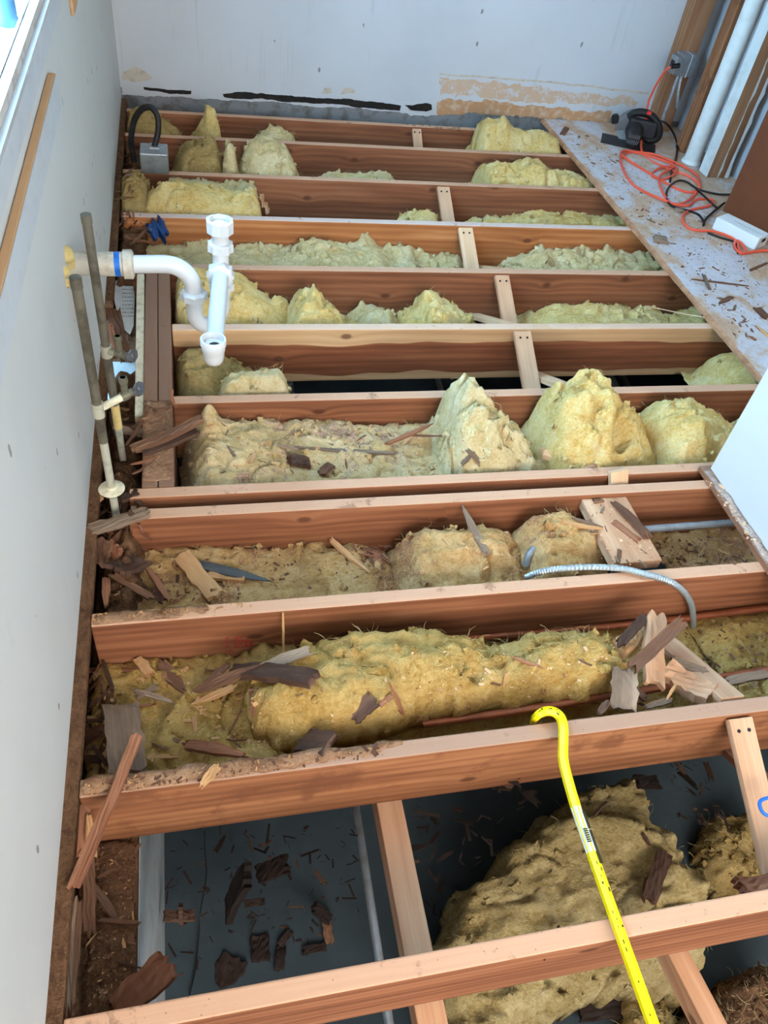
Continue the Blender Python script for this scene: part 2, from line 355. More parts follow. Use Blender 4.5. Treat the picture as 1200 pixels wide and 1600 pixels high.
def frame(A, B, up=(0, 0, 1)):
    A, B = np.asarray(A, float), np.asarray(B, float); x = B-A; L = np.linalg.norm(x); x /= L
    z = np.asarray(up, float); z = z-x*(z@x)
    if np.linalg.norm(z) < 1e-3: z = np.array([0, 1.0, 0]); z = z-x*(z@x)
    z /= np.linalg.norm(z); y = np.cross(z, x); c = (A+B)/2
    return Matrix(((x[0], y[0], z[0], c[0]), (x[1], y[1], z[1], c[1]), (x[2], y[2], z[2], c[2]), (0, 0, 0, 1))), L
def lumber(name, A, B, w, t, mat, parent=None, up=(0, 0, 1), bev=0.003, nx=1):
    """a sawn board from A to B, width w, thickness t along up; grain along its length"""
    Mx, L = frame(A, B, up); mb = MB(); mb.box((-L/2, -w/2, -t/2), (L/2, w/2, t/2))
    o = link(name, mb.v, mb.f, mat, parent, world=Mx); bevel(o, bev, 2); return o
def splint(L, w, t, seed, jag0=0.02, jag1=0.02, tip0=1.0, tip1=1.0, rough=0.05):
    """a torn splinter: a slab whose ends are broken into teeth and whose sides wander"""
    r = random.Random(seed); nx, nw = 9, 6; v = []; f = []
    j0 = [r.random()*jag0 for _ in range(nw+1)]; j1 = [r.random()*jag1 for _ in range(nw+1)]
    wob = [(r.uniform(-1, 1)*w*rough, 1+r.uniform(-1, 1)*rough) for _ in range(nx+1)]; bow = r.uniform(-1, 1)*t*0.8
    for top in (0, 1):
        for i in range(nx+1):
            u = i/nx; tw = (tip0+(1-tip0)*min(1, u*2.2))*(tip1+(1-tip1)*min(1, (1-u)*2.2))
            for j in range(nw+1):
                x = -L/2+L*u+(j0[j] if i == 0 else 0)-(j1[j] if i == nx else 0)
                y = (j/nw-0.5)*w*tw*wob[i][1]+wob[i][0]*min(u, 1-u)*3
                z = (t/2*(0.75+0.5*r.random()) if top else -t/2)*(0.35+0.65*tw)+bow*math.sin(math.pi*u)
                v.append((x, y, z))
    K = (nx+1)*(nw+1); q = lambda i, j: i*(nw+1)+j
    for i in range(nx):
        for j in range(nw):
            f.append((K+q(i, j), K+q(i+1, j), K+q(i+1, j+1), K+q(i, j+1))); f.append((q(i, j), q(i, j+1), q(i+1, j+1), q(i+1, j)))
    for i in range(nx):
        f.append((q(i, 0), q(i+1, 0), K+q(i+1, 0), K+q(i, 0))); f.append((q(i+1, nw), q(i, nw), K+q(i, nw), K+q(i+1, nw)))
    for j in range(nw):
        f.append((q(0, j+1), q(0, j), K+q(0, j), K+q(0, j+1))); f.append((q(nx, j), q(nx, j+1), K+q(nx, j+1), K+q(nx, j)))
    return v, f

# ------------------------------------------------------------------ what lies under a point
SURF = [];
def surf(x, y):
    z = np.where(x < -0.182, -0.229, -1.0)
    for fn in SURF: z = np.maximum(z, fn(x, y))
    return z
def rect(x0, x1, y0, y1, z): SURF.append(lambda x, y: np.where((x > x0) & (x < x1) & (y > y0) & (y < y1), z, -9.0))
_TS = np.linspace(0.45, 1.6, 1400)
def drop(px, py):
    """the first surface the line of sight meets"""
    d = ray(px, py); t = (0.35-CAM_H)/d[2]; t1 = (-1.02-CAM_H)/d[2]; ts = np.linspace(t, t1, 900)
    P = CAMP+ts[:, None]*d; k = np.argmax(P[:, 2] <= surf(P[:, 0], P[:, 1])+1e-6); return P[k]

# ================================================================== SETTING
def struct(o, label=None): o['kind'] = 'structure'; return o
WX = -0.305
# left wall with the window opening (y 0.9..3.3, z 1.03..2.15)
mb = MB(); x0 = WX-0.11
mb.box((x0, -2.6, 0.0), (WX, 0.9, 2.5)); mb.box((x0, 3.3, 0.0), (WX, 4.66, 2.5)); mb.box((x0, 0.9, 0.0), (WX, 3.3, 0.985)); mb.box((x0, 0.9, 2.15), (WX, 3.3, 2.5))
struct(mb.build('wall_left', 'wall'))
BY = 4.565
mb = MB(); mb.box((WX, BY, 0.045), (3.6, BY+0.12, 2.5)); WALL_BACK = struct(mb.build('wall_back', 'wall_back'))
mb = MB(); mb.box((WX-0.1, BY+0.004, -0.2), (3.6, BY+0.12, 0.0448)); struct(mb.build('trim_1', 'dingy'))
mb = MB(); mb.box((WX-0.11, -2.6, 2.5), (3.6, 4.7, 2.6)); struct(mb.build('ceiling', 'ceiling'))
mb = MB(); mb.box((WX-0.11, -2.72, 0), (-0.1, -2.6, 2.5)); mb.box((2.4, -2.72, 0), (3.35, -2.6, 2.5)); mb.box((-0.1, -2.72, 2.1), (2.4, -2.6, 2.5)); mb.box((-0.42, -2.72, -1.0), (3.35, -2.6, 0)); struct(mb.build('wall_front', 'wall'))
mb = MB(); mb.box((3.25, -2.6, -1.0), (3.35, 4.7, 2.5)); struct(mb.build('wall_right', 'white'))
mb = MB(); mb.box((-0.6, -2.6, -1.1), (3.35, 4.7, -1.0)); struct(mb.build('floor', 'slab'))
# foundation along the left wall, with the broken-out gap to daylight by the pipes
mb = MB()
GA, GB = atz(182, 638, -0.26)[1], atz(182, 565, -0.26)[1]
mb.box((-0.42, -2.6, -1.0), (-0.183, GA, -0.262)); mb.box((-0.42, GB, -1.0), (-0.183, 4.7, -0.262)); mb.box((-0.25, GA, -1.0), (-0.183, GB, -0.36))
struct(mb.build('wall_foundation', 'found'))
struct(lumber('trim_9', (-0.365, -2.6, -0.132), (-0.365, GA, -0.132), 0.11, 0.2595, 'fir_old')); struct(lumber('trim_9', (-0.365, GB, -0.132), (-0.365, 4.56, -0.132), 0.11, 0.2595, 'fir_old'))
mb = MB(); mb.box((-0.55, BY, -1.0), (3.4, BY+0.12, -0.2)); struct(mb.build('wall_foundation.001', 'found'))
mb = MB(); mb.box((-9, -6, -0.75), (-0.42, 10, -0.6)); struct(mb.build('ground', 'outside'))
# sill plate on the foundation
for y0, y1 in ((-0.6, GA), (GB, 4.55)):
    struct(tag(lumber('trim_2', (-0.245, y0, -0.2455), (-0.245, y1, -0.2455), 0.12, 0.033, 'debris')))
# narrow plate under the drywall edge, carrying crumbs
struct(lumber('trim_3', (-0.293, -0.6, -0.014), (-0.293, GA, -0.014), 0.03, 0.03, 'debris'))
struct(lumber('trim_4', (-0.293, GB, -0.014), (-0.293, 4.54, -0.014), 0.03, 0.03, 'debris'))
# window: stool, apron, sash and glass
struct(MB().box((WX-0.10, 0.905, 0.9855), (WX+0.008, 3.295, 0.996)).build('trim_5', 'white_trim'))
struct(bevel(MB().box((WX+0.0005, 0.87, 0.925), (WX+0.006, 3.33, 0.9845)).build('trim_6', 'trim_paint'), 0.003))
wn = MB(); X0, X1 = WX-0.034, WX-0.004
for lo, hi in (((X0, 0.9, 0.9965), (X1, 3.3, 1.016)), ((X0, 0.9, 2.10), (X1, 3.3, 2.15)), ((X0, 0.9, 1.016), (X1, 0.95, 2.1)), ((X0, 3.25, 1.016), (X1, 3.3, 2.1)), ((X0, 2.72, 1.016), (X1, 2.77, 2.1))): wn.box(lo, hi)
win = struct(wn.build('window_1', 'window_wood'))
def glass():
    s = NT('clear_glass'); s.b.inputs['Transmission Weight'].default_value = 1.0; s.b.inputs['IOR'].default_value = 1.02
    return s.done((0.97, 0.99, 1, 1), 0.0)
M['glass'] = glass()
MB().box((WX-0.027, 0.95, 1.016), (WX-0.023, 2.72, 2.1)).build('pane', 'glass', win)
MB().box((WX-0.027, 2.77, 1.016), (WX-0.023, 3.25, 2.1)).build('pane', 'glass', win)
# nailed strip below the window
led = tag(lumber('ledger_strip', (WX+0.010, 0.6, 0.855), (WX+0.010, 2.13, 0.855), 0.018, 0.075, 'ledger'), 'raw pine strip with white painted face nailed on the left wall below the window', 'wood strip')
MB().box((WX+0.0195, 0.6, 0.8185), (WX+0.0205, 2.129, 0.8915)).build('painted_face', 'trim_paint', led)

# damage on the back wall
def on_back(name, px, mat, parent, d=0.0015, jag=0.006, seed=1):
    P = [aty(x, y, BY) for x, y in px]; Q = []
    for a, b in zip(P, P[1:]+P[:1]):
        n = max(2, int(np.linalg.norm(b-a)/0.006)); Q += [a+(b-a)*k/n for k in range(n)]
    Q = np.array(Q); x, z = Q[:, 0], Q[:, 2]
    for f, w in ((0.09, 1.6), (0.03, 1.0), (0.011, 0.45)):
        Q[:, 0] += jag*w*vnoise(x/f, z/f, seed, 3); Q[:, 2] += jag*w*vnoise(x/f, z/f, seed+9, 4)
    n = len(Q)
    V = [(q[0], BY-d, q[2]) for q in Q]+[(q[0], BY+0.001, q[2]) for q in Q]
    F = [tuple(range(n))]+[(k, k+n, (k+1) % n+n, (k+1) % n) for k in range(n)]
    return link(name, V, F, mat, parent)
on_back('torn_paper', [(682, 160), (700, 153), (745, 156), (790, 162), (830, 166), (870, 168), (955, 176), (950, 192), (880, 187), (780, 180), (684, 176)], 'kraft', WALL_BACK, 0.0015, 0.006, 3)
on_back('glue_band', [(687, 122), (740, 124), (850, 136), (940, 148), (1000, 156), (990, 166), (880, 160), (780, 154), (690, 149)], 'kraft2', WALL_BACK, 0.001, 0.009, 4)
on_back('paint_edge', [(686, 114), (850, 126), (1012, 144), (1012, 147), (850, 129), (688, 117)], 'plaster', WALL_BACK, 0.002, 0.002, 14)
on_back('bare_plaster_patch', [(190, 122), (192, 112), (212, 103), (228, 112), (238, 122), (212, 128)], 'plaster', WALL_BACK, 0.001, 0.003, 5)
on_back('bare_plaster_patch', [(503, 147), (508, 138), (517, 137), (520, 146)], 'plaster', WALL_BACK, 0.001, 0.003, 6)
on_back('bare_plaster_patch', [(532, 148), (538, 138), (552, 139), (556, 147)], 'plaster', WALL_BACK, 0.001, 0.003, 7)
on_back('black_band', [(224, 135), (240, 137), (262, 140), (298, 141), (298, 147), (265, 146), (245, 142), (226, 140)], 'flat_black', WALL_BACK, 0.003, 0.002, 8)  # irregular near-black bands along the lower edge of the drywall
on_back('black_band', [(348, 147), (372, 143), (390, 144), (430, 148), (470, 151), (545, 155), (600, 160), (626, 164), (624, 172), (560, 168), (540, 163), (480, 160), (410, 155), (376, 154), (350, 151)], 'flat_black', WALL_BACK, 0.003, 0.0025, 9)
on_back('black_band', [(632, 164), (645, 164), (664, 160), (674, 163), (674, 171), (665, 174), (650, 172), (640, 171)], 'flat_black', WALL_BACK, 0.003, 0.002, 10)
on_back('drywall_lip', [(190, 128), (300, 133), (440, 143), (600, 156), (684, 164), (684, 182), (600, 174), (440, 162), (300, 152), (190, 147)], 'wall_back', WALL_BACK, 0.0007, 0.004, 11)

# ------------------------------------------------------------------ floor joists
JY = {'L': 0.373, 'K': 0.796, 'J': 1.215, 'I': 1.556, 'H': 1.636, 'G': 2.044, 'F': 2.449, 'E': 2.861, 'D': 3.274, 'C': 3.689, 'B': 4.100, 'A': 4.41, 'Z': -0.05}
JW, JD = 0.040, 0.2288
JX = {'L': (-0.277, 3.2), 'K': (-0.277, 3.2), 'J': (-0.277, 3.2), 'I': (-0.20, 3.2), 'H': (-0.20, 3.2), 'G': (-0.079, 3.2), 'F': (-0.077, 3.2), 'E': (-0.22, 3.2), 'D': (-0.265, 3.2), 'C': (-0.275, 3.2), 'B': (-0.277, 3.2), 'A': (-0.277, 3.2)}
JL = {'L': ('fir', 'nearest bare floor joist crossing the bottom of the photo under the yellow bar'),
      'K': ('fir_dirty', 'dirty floor joist that the yellow wrecking bar is hooked over'),
      'J': ('fir', 'reddish floor joist with a faint red grade stamp near its left end'),
      'I': ('fir', 'near joist of the close-set pair at the drywall corner'),
      'H': ('fir', 'far joist of the close-set pair at the drywall corner'),
      'G': ('fir', 'floor joist right behind the tall torn yellow batt'),
      'F': ('fir_band', 'floor joist with a wavy pale sapwood band along its top'),
      'E': ('fir', 'floor joist behind the crumpled yellow insulation lumps and short lower pipe end'),
      'D': ('fir_orange', 'orange-toned floor joist with a whitish top just above the drain stack'),
      'C': ('fir', 'floor joist carrying the gray metal junction box at its left end'),
      'B': ('fir', 'second floor joist from the back wall'),
      'A': ('fir', 'floor joist tight against the back wall')}
JO = {}
for k, (m, lab) in JL.items():
    y = JY[k]-JW/2; dpt = JD if k != 'L' else 0.225
    JO[k] = tag(lumber('floor_joist', (JX[k][0], y, -dpt/2), (JX[k][1], y, -dpt/2), JW, dpt, m, bev=0.004), lab, 'joist', 'floor joists')
    rect(JX[k][0], JX[k][1], JY[k]-JW, JY[k], 0.0)
for xx, lab in ((-0.101, 'trimmer beside the joist ends, inner of the doubled pair along the pipes'), (-0.146, 'trimmer beside the joist ends, outer of the doubled pair along the pipes')):
    tag(lumber('trimmer_joist', (xx, 1.6375, -0.115), (xx, 2.82, -0.115), 0.043, 0.2288, 'fir_old', bev=0.003), lab, 'joist', 'doubled trimmer joists')
    rect(xx-0.022, xx+0.022, 1.637, 2.82, 0.0)

def stamp_marks(parent, rows, Yf, mat):
    mb = MB(); r = random.Random(5)
    for (px0, px1, py0, py1) in rows:
        A = aty(px0, py0, Yf); B = aty(px1, py1, Yf); n = 3
        for i in range(4):
            zz = A[2]+(B[2]-A[2])*i/3.2; x = A[0]
            while x < B[0]:
                l = r.uniform(0.004, 0.010); mb.box((x, Yf-0.0008, zz-0.0022), (x+l, Yf+0.0004, zz+0.0022)); x += l+r.uniform(0.002, 0.005)
    mb.build('grade_stamp', mat, parent)
stamp_marks(JO['J'], [(352, 359, 997, 1018), (366, 378, 997, 1011), (383, 391, 1000, 1009)], JY['J']-JW, 'redink')

# bridging: pale sticks nailed from the top of one joist to the foot of the next
def bridging(back, front, x, lab, mat='bridge', w=0.062, xo=0.0, up=True, t=0.019, zt=-0.012, zb=-0.2):
    yb, yf = JY[back]-JW-0.004, JY[front]+0.004
    A = (x, yb, zt) if up else (x, yb, zb); B = (x+xo, yf, zb) if up else (x+xo, yf, zt)
    nrm = np.cross(np.asarray(B)-np.asarray(A), (1, 0, 0)); nrm = nrm if nrm[2] > 0 else -nrm
    o = tag(lumber('bridging_stick', A, B, w, t, mat, up=nrm, bev=0.0015), lab, 'bridging', 'cross bridging between joists')
    if up:
        mb = MB()
        for dx in (-0.014, 0.014):
            p = np.asarray(A)+(np.asarray(B)-np.asarray(A))*0.07+np.array([dx, 0, 0]); n_ = nrm/np.linalg.norm(nrm)
            mb.lathe(p+n_*(t/2-0.001), n_, [(0, 0.0045), (0.003, 0.0045)], 8)
        mb.build('nail', 'black', o)
    return o
bridging('A', 'B', 1.245, 'short bridging stick nearest the back wall', w=0.05)
bridging('C', 'D', 1.215, 'bridging stick running down to the whitish-topped joist', w=0.062)
bridging('D', 'E', 1.215, 'bridging stick running down from the whitish-topped joist', 'pale', w=0.066)
bridging('E', 'F', 1.262, 'bridging stick running down to the sapwood-banded joist', 'bridge', w=0.062)
bridging('F', 'G', 1.217, 'bridging stick running down from the sapwood-banded joist', 'bridge', w=0.068)
bridging('K', 'L', 1.235, 'dusty bridging stick between the two nearest joists', 'bridge', w=0.064)
bridging('D', 'E', 1.30, 'crossing stick under the whitish-topped joist, foot showing in the bay', 'pale', up=False, xo=0.0)
bridging('E', 'F', 1.175, 'pale crossing stick lying slanted behind the sapwood-banded joist', 'pale', up=False, xo=0.0)
bridging('F', 'G', 1.29, 'crossing stick in the open dark bay below the sapwood-banded joist', 'pale', up=False)
bridging('J', 'K', 1.245, 'long dusty stick slanting up to the pry bar joist in the scrap heap', 'bridge', up=False, w=0.066)
bridging('K', 'L', 1.31, 'dark crossing stick at the right edge between the two nearest joists', 'fir_old', up=False, w=0.05)
tag(lumber('bridging_stick', aty(966, 735, 1.595)+np.array([0, 0, 0.0]), aty(966, 757, 1.575), 0.06, 0.019, 'pale', up=(0, -1, 0.5), bev=0.0015), 'bridging tip poking up between the close-set pair of joists', 'bridging', 'cross bridging between joists')

# beams and pipes in the crawl space
for px0, px1, lab, wdt, m in (((605, 1258), (650, 1490), 'long board running away below the two nearest joists left of the bar', 0.062, 'bridge'),):
    a = atz(*px0, -0.262); b = atz(*px1, -0.262); d = (b-a)/np.linalg.norm(b-a)
    tag(lumber('crawlspace_board', a-d*0.5, b+d*0.8, wdt, 0.065, m), lab, 'board')
a, b = atz(1050, 1490, -0.262), atz(1112, 1610, -0.262); d = (b-a)/np.linalg.norm(b-a)
tag(lumber('crawlspace_board', a-d*0.05, b+d*0.3, 0.05, 0.06, 'bridge'), 'reddish board under the nearest joist right of the bar at the bottom edge', 'board')
a, b = atz(556, 1262, -0.55), atz(608, 1600, -0.55); d = (b-a)/np.linalg.norm(b-a)
tag(MB().tube([a-d*2.4, b+d*0.6], 0.0115, 12).build('conduit_pipe', 'emt', smooth=True), 'straight gray conduit running through the crawl space left of the board', 'pipe')
for k, (p0, p1, lab) in enumerate((((686, 600), (694, 612), 'left thin galvanised pipe glimpsed in the open dark bay'), ((955, 588), (965, 604), 'middle thin galvanised pipe glimpsed in the open dark bay'), ((972, 586), (985, 604), 'right thin galvanised pipe glimpsed in the open dark bay'))):
    a, b = atz(*p0, -0.45), atz(*p1, -0.45); d = np.array([0.06, 1.0, 0])
    tag(MB().tube([a-d*0.7, a+d*0.5], 0.012, 10).build('conduit_pipe', 'steel', smooth=True), lab, 'pipe')

# ------------------------------------------------------------------ right side: subfloor, plate, drywall return, studs
PE = 2.05
sub = MB(); sub.box((PE, 1.70, 0.0005), (3.24, 4.56, 0.018))
SUB = struct(sub.build('floor_plywood', 'plywood')); rect(PE, 3.24, 1.70, 4.56, 0.018)
n = 60; V = []; r = random.Random(2)
for k in range(n+1):
    yy = 1.70+2.86*k/n; q = 0.004*r.random()
    V += [(PE-0.006-q, yy, 0.001), (PE-0.004-q*0.6, yy, 0.0175), (PE+0.004+q*1.4, yy, 0.0187), (PE+0.004, yy, 0.001)]
Fc = [(4*k+a, 4*k+(a+1) % 4, 4*k+4+(a+1) % 4, 4*k+4+a) for k in range(n) for a in range(4)]
link('torn_edge', V, Fc+[(3, 2, 1, 0), (4*n, 4*n+1, 4*n+2, 4*n+3)], 'ply_edge', SUB)
# bottom plate, and the drywall-faced return standing on it
pl = struct(lumber('trim_7', (1.598, -0.3, 0.0105), (1.598, 1.60, 0.0105), 0.09, 0.020, 'fir_old')); rect(1.553, 1.643, -0.3, 1.6, 0.0205)
struct(MB().box((1.585, -0.3, 0.021), (1.70, 1.585, 2.5)).build('wall_return', 'wall'))

def stud(px, py, dx, dy, lab, mat, y=None, tilt=0.0):
    p = atz(px, py, 0.018); return p
p = atz(1020, 196, 0.018)
o = tag(lumber('wall_stud', (2.775, 4.515, 0.0185), (2.775, 4.515, 2.5), 0.12, 0.09, 'stud', up=(0, 1, 0)), 'corner wall stud carrying the gray outlet box beside the back wall', 'stud')
p = atz(1065, 238, 0.018)
tag(lumber('wall_stud', (p[0]+0.012, p[1]+0.03, 0.0185), (p[0]+0.012, p[1]+0.03, 2.5), 0.035, 0.09, 'fir_dirty', up=(0, 1, 0)), 'narrow brown wall stud just left of the fat white pipe', 'stud')
p = atz(1076, 256, 0.018)
t = empty('vent_pipe', (p[0]+0.02, p[1]+0.02, 0.0185), 'fat white vertical pipe standing on the subfloor between two studs', 'pipe')
c = np.array([p[0]+0.025, p[1]+0.02, 0.0185])
MB().tube([c, c+[0, 0, 2.45]], 0.046, 28).build('pipe_body', 'white', t, True)
MB().lathe(c+[0, 0, 0.001], (0, 0, 1), [(0, 0.0465), (0, 0.056), (0.012, 0.053), (0.02, 0.0465)], 24, close=True).build('floor_collar', 'white', t, True)
p = atz(1091, 268, 0.018); q = atz(1140, 288, 0.018)
c = np.array([p[0]+0.075, p[1]-0.03, 0])
o = tag(lumber('wall_stud', (c[0], c[1], 0.0185), (c[0], c[1], 2.5), 0.125, 0.09, 'stud', up=(0, 1, 0)), 'wide wall stud with scraped white paint right of the fat white pipe', 'stud')
MB().box((c[0]-0.0636, c[1]-0.0445, 0.02), (c[0]-0.0626, c[1]+0.0445, 2.45)).build('painted_side', 'white', o)
def strip(px0, px1, name, d=0.0012, seed=3):
    r = random.Random(seed); yf = c[1]-0.045-d; V = []; n = 50
    for k in range(n+1):
        z = 0.02+2.4*k/n; V += [(c[0]+px0+r.uniform(-1, 1)*0.003, yf, z), (c[0]+px1+r.uniform(-1, 1)*0.009, yf, z), (c[0]+px1, yf+d*1.5, z), (c[0]+px0, yf+d*1.5, z)]
    Fq = [(4*k+a, 4*k+(a+1) % 4, 4*k+4+(a+1) % 4, 4*k+4+a) for k in range(n) for a in range(4)]
    link(name, V, Fq+[(3, 2, 1, 0), (4*n, 4*n+1, 4*n+2, 4*n+3)], 'white', o)
strip(0.045, 0.0615, 'paint_strip', seed=8); strip(0.0, 0.006, 'paint_streak', 0.0011, 9)
# dark slot and the lath beyond
struct(MB().box((2.60, 4.60, 0.0), (3.2, 4.64, 2.4)).build('trim_8', 'white'))
struct(MB().box((2.93, 3.80, 0.0185), (2.95, 4.55, 2.5)).build('wall_closet', 'wall_back'))
for k in range(7):
    z = 0.06+0.085*k
    tag(lumber('lath_strip', (3.12+0.0, 2.9, z), (3.12, 3.79, z), 0.008, 0.06, 'fir_old', up=(0, 0, 1)), 'dim horizontal lath board beyond the scraped stud', 'lath', 'lath boards beyond the studs')
# hardboard panel leaning there
a = atz(1128, 330, 0.018); b = atz(1200, 376, 0.018); d = (b-a)/np.linalg.norm(b-a); b = a+d*0.75
nx_ = np.array([d[1], -d[0], 0])
mb = MB(); c0 = (a+b)/2+nx_*(-0.012); mb.obox(c0+[0, 0, 0.6], d*0.375, nx_*0.009, (0, 0, 0.598))
tag(bevel(mb.build('hardboard_panel', 'panel'), 0.002), 'smooth brown panel standing upright at the right edge behind the white box', 'panel')

# ------------------------------------------------------------------ insulation
STRAND = {}
def point_poly(px, py, poly):
    """signed distance to a polygon, positive inside"""
    P = np.asarray(poly, float); ins = np.zeros(px.shape, bool); dist = np.full(px.shape, 9.0); n = len(P)
    for k in range(n):
        a, b = P[k], P[(k+1) % n]; e = b-a; L2 = e@e+1e-12
        t = np.clip(((px-a[0])*e[0]+(py-a[1])*e[1])/L2, 0, 1); dist = np.minimum(dist, np.hypot(px-a[0]-t*e[0], py-a[1]-t*e[1]))
        cond = (a[1] > py) != (b[1] > py); xi = a[0]+(py-a[1])*(b[0]-a[0])/(b[1]-a[1]+1e-15); ins ^= cond & (px < xi)
    return np.where(ins, dist, -dist)
def batt(name, poly, zf, zb, r, mat, label=None, cat='insulation', group='yellow insulation batts', amp=1.0, cell=0.0075, seed=0, sdf=None, warp=0.010, bumps=(), extra=None, strands=220, tufts=0, kind=None, reg=True, parent=None):
    P = np.asarray(poly, float); x0, y0 = P.min(0)-0.012; x1, y1 = P.max(0)+0.012
    nx, ny = int((x1-x0)/cell)+2, int((y1-y0)/cell)+2
    X, Y = np.meshgrid(x0+cell*np.arange(nx), y0+cell*np.arange(ny), indexing='ij')
    S0 = seed*13+5
    wx = warp*(vnoise(X/0.06, Y/0.06, 0, S0)+0.6*vnoise(X/0.022, Y/0.022, 0, S0+1)); wy = warp*(vnoise(X/0.06, Y/0.06, 7, S0)+0.6*vnoise(X/0.022, Y/0.022, 7, S0+1))
    f = sdf or (lambda x, y: (point_poly(x, y, poly),)*2)
    sd, sr_ = f(X+wx, Y+wy)
    keep = sd > 0; gx, gy = np.gradient(sd, cell)
    t = np.clip(sr_/r, 0, 1); prof = np.sqrt(np.maximum(0, 1-(1-t)**2))
    Z = zf(X, Y)
    if extra: Z = extra(X, Y, Z)
    for bx, by, br, bh in bumps: Z = Z+bh*np.exp(-((X-bx)**2+(Y-by)**2)/(br*br))
    e0 = vnoise(X/0.19+3, Y/0.13, 2, S0+8); e1 = vnoise(X/0.10+0.5*e0, Y/0.075+0.6*e0, 0, S0+2); e2 = 1-2*np.abs(vnoise(X/0.055+0.4*e1, Y/0.048, 3, S0+3)); e3 = vnoise(X/0.024+e1, Y/0.02+e1, 1, S0+4); e4 = vnoise(X/0.011, Y/0.011, 1, S0+6)
    cr1 = vnoise(X/0.15+0.8*e0, Y/0.11+0.5*e1, 5, S0+11); cr2 = vnoise(X/0.07+0.6*e1, Y/0.055, 8, S0+12)
    crease = 0.022*np.exp(-(cr1/0.07)**2)+0.010*np.exp(-(cr2/0.08)**2)
    Z = zb+(Z-zb)*prof-amp*prof*crease+amp*prof**0.5*(0.020*e0+0.013*e1+0.0105*(e2-0.3)+0.0050*e3+0.0028*e4)
    Z = np.maximum(Z, zb+0.001)
    cells = keep[:-1, :-1] & keep[1:, :-1] & keep[1:, 1:] & keep[:-1, 1:]
    used = np.zeros_like(keep); 
    for a in (0, 1):
        for b in (0, 1): used[a:nx-1+a, b:ny-1+b] |= cells
    cnt = np.zeros(keep.shape, int)
    for a in (0, 1):
        for b in (0, 1): cnt[a:nx-1+a, b:ny-1+b] += cells
    bnd = used & (cnt < 4); inner = used & ~bnd
    Xv, Yv = X.copy(), Y.copy()
    g = np.hypot(gx, gy)+1e-9; mv = np.clip(sd, 0, cell*0.9)
    Xv[bnd] -= (gx/g*mv)[bnd]; Yv[bnd] -= (gy/g*mv)[bnd]
    jit = np.random.RandomState(seed+1); Xv[inner] += (jit.rand(inner.sum())-0.5)*cell*0.5; Yv[inner] += (jit.rand(inner.sum())-0.5)*cell*0.5
    ti = -np.ones(keep.shape, int); ti[used] = np.arange(used.sum()); bi = -np.ones(keep.shape, int); bi[used] = np.arange(used.sum())+used.sum()
    V = np.vstack([np.c_[Xv[used], Yv[used], Z[used]], np.c_[Xv[used], Yv[used], np.full(used.sum(), zb)]])
    I, J = np.nonzero(cells)
    top = np.c_[ti[I, J], ti[I+1, J], ti[I+1, J+1], ti[I, J+1]]; bot = np.c_[bi[I, J], bi[I, J+1], bi[I+1, J+1], bi[I+1, J]]
    cp_ = np.pad(cells, 1); sides = []
    for di, dj, (a, b) in ((-1, 0, ((0, 1), (0, 0))), (1, 0, ((1, 0), (1, 1))), (0, -1, ((0, 0), (1, 0))), (0, 1, ((1, 1), (0, 1)))):
        nb = cp_[1+di:nx+di, 1+dj:ny+dj]; K = np.nonzero(cells & ~nb)
        sides.append(np.c_[bi[K[0]+a[0], K[1]+a[1]], bi[K[0]+b[0], K[1]+b[1]], ti[K[0]+b[0], K[1]+b[1]], ti[K[0]+a[0], K[1]+a[1]]])
    Fq = np.vstack([top, bot]+sides)
    o = link(name, V, Fq.tolist(), mat, parent, True)
    tag(o, label, cat if label else None, group if label else None, kind)
    if reg:
        Zr = np.where(used, Z, -9.0)
        def look(x, y, Zr=Zr, x0=x0, y0=y0):
            i = np.clip(np.round((x-x0)/cell).astype(int), 0, nx-1); j = np.clip(np.round((y-y0)/cell).astype(int), 0, ny-1)
            return np.where((x >= x0) & (y >= y0) & (x <= x1) & (y <= y1), Zr[i, j], -9.0)
        SURF.append(look)
    if tufts:
        rs = np.random.RandomState(seed+31); edge = np.nonzero((used & (sr_ < r*1.6)).ravel())[0]; ids = np.nonzero(used.ravel())[0]; v = []; fc = []
        for k in range(tufts):
            i = (edge if (k % 3 and len(edge)) else ids); i = i[rs.randint(len(i))]; p = np.array([Xv.ravel()[i], Yv.ravel()[i], Z.ravel()[i]])
            a = rs.rand()*6.283; d = np.array([math.cos(a), math.sin(a), 0]); q = np.array([-d[1], d[0], 0]); L = 0.012+0.022*rs.rand(); w = 0.010+0.018*rs.rand(); cu = rs.uniform(0.4, 1.5); n1, n2 = 6, 5; b0 = len(v)
            h = rs.uniform(0.1, 0.6)
            for side in (1, -1):
                for g1 in range(n1+1):
                    u = g1/n1
                    for g2 in range(n2+1):
                        m_ = g2/n2-0.5; ww = w*(1-0.3*u)*(1+0.25*math.sin(5*u+k)); rag = (0.22*L*rs.rand() if g1 == n1 else 0)
                        pt = p+d*((u-0.35)*L-rag)*math.cos(h*u)+q*(m_*ww)+np.array([0, 0, -0.004+h*L*0.55*u*u+0.012*math.cos(m_*3.0*cu)-0.012*abs(m_)])
                        pt = pt+np.array([rs.randn(), rs.randn(), rs.randn()])*0.0012+np.array([0, 0, side*0.003*(1-0.7*u)*(1-2*abs(m_)*0.8)])
                        v.append(pt)
            T = (n1+1)*(n2+1); ix = lambda x, y: b0+x*(n2+1)+y
            for x in range(n1):
                for y in range(n2):
                    fc.append((ix(x, y), ix(x+1, y), ix(x+1, y+1), ix(x, y+1))); fc.append((T+ix(x, y), T+ix(x, y+1), T+ix(x+1, y+1), T+ix(x+1, y)))
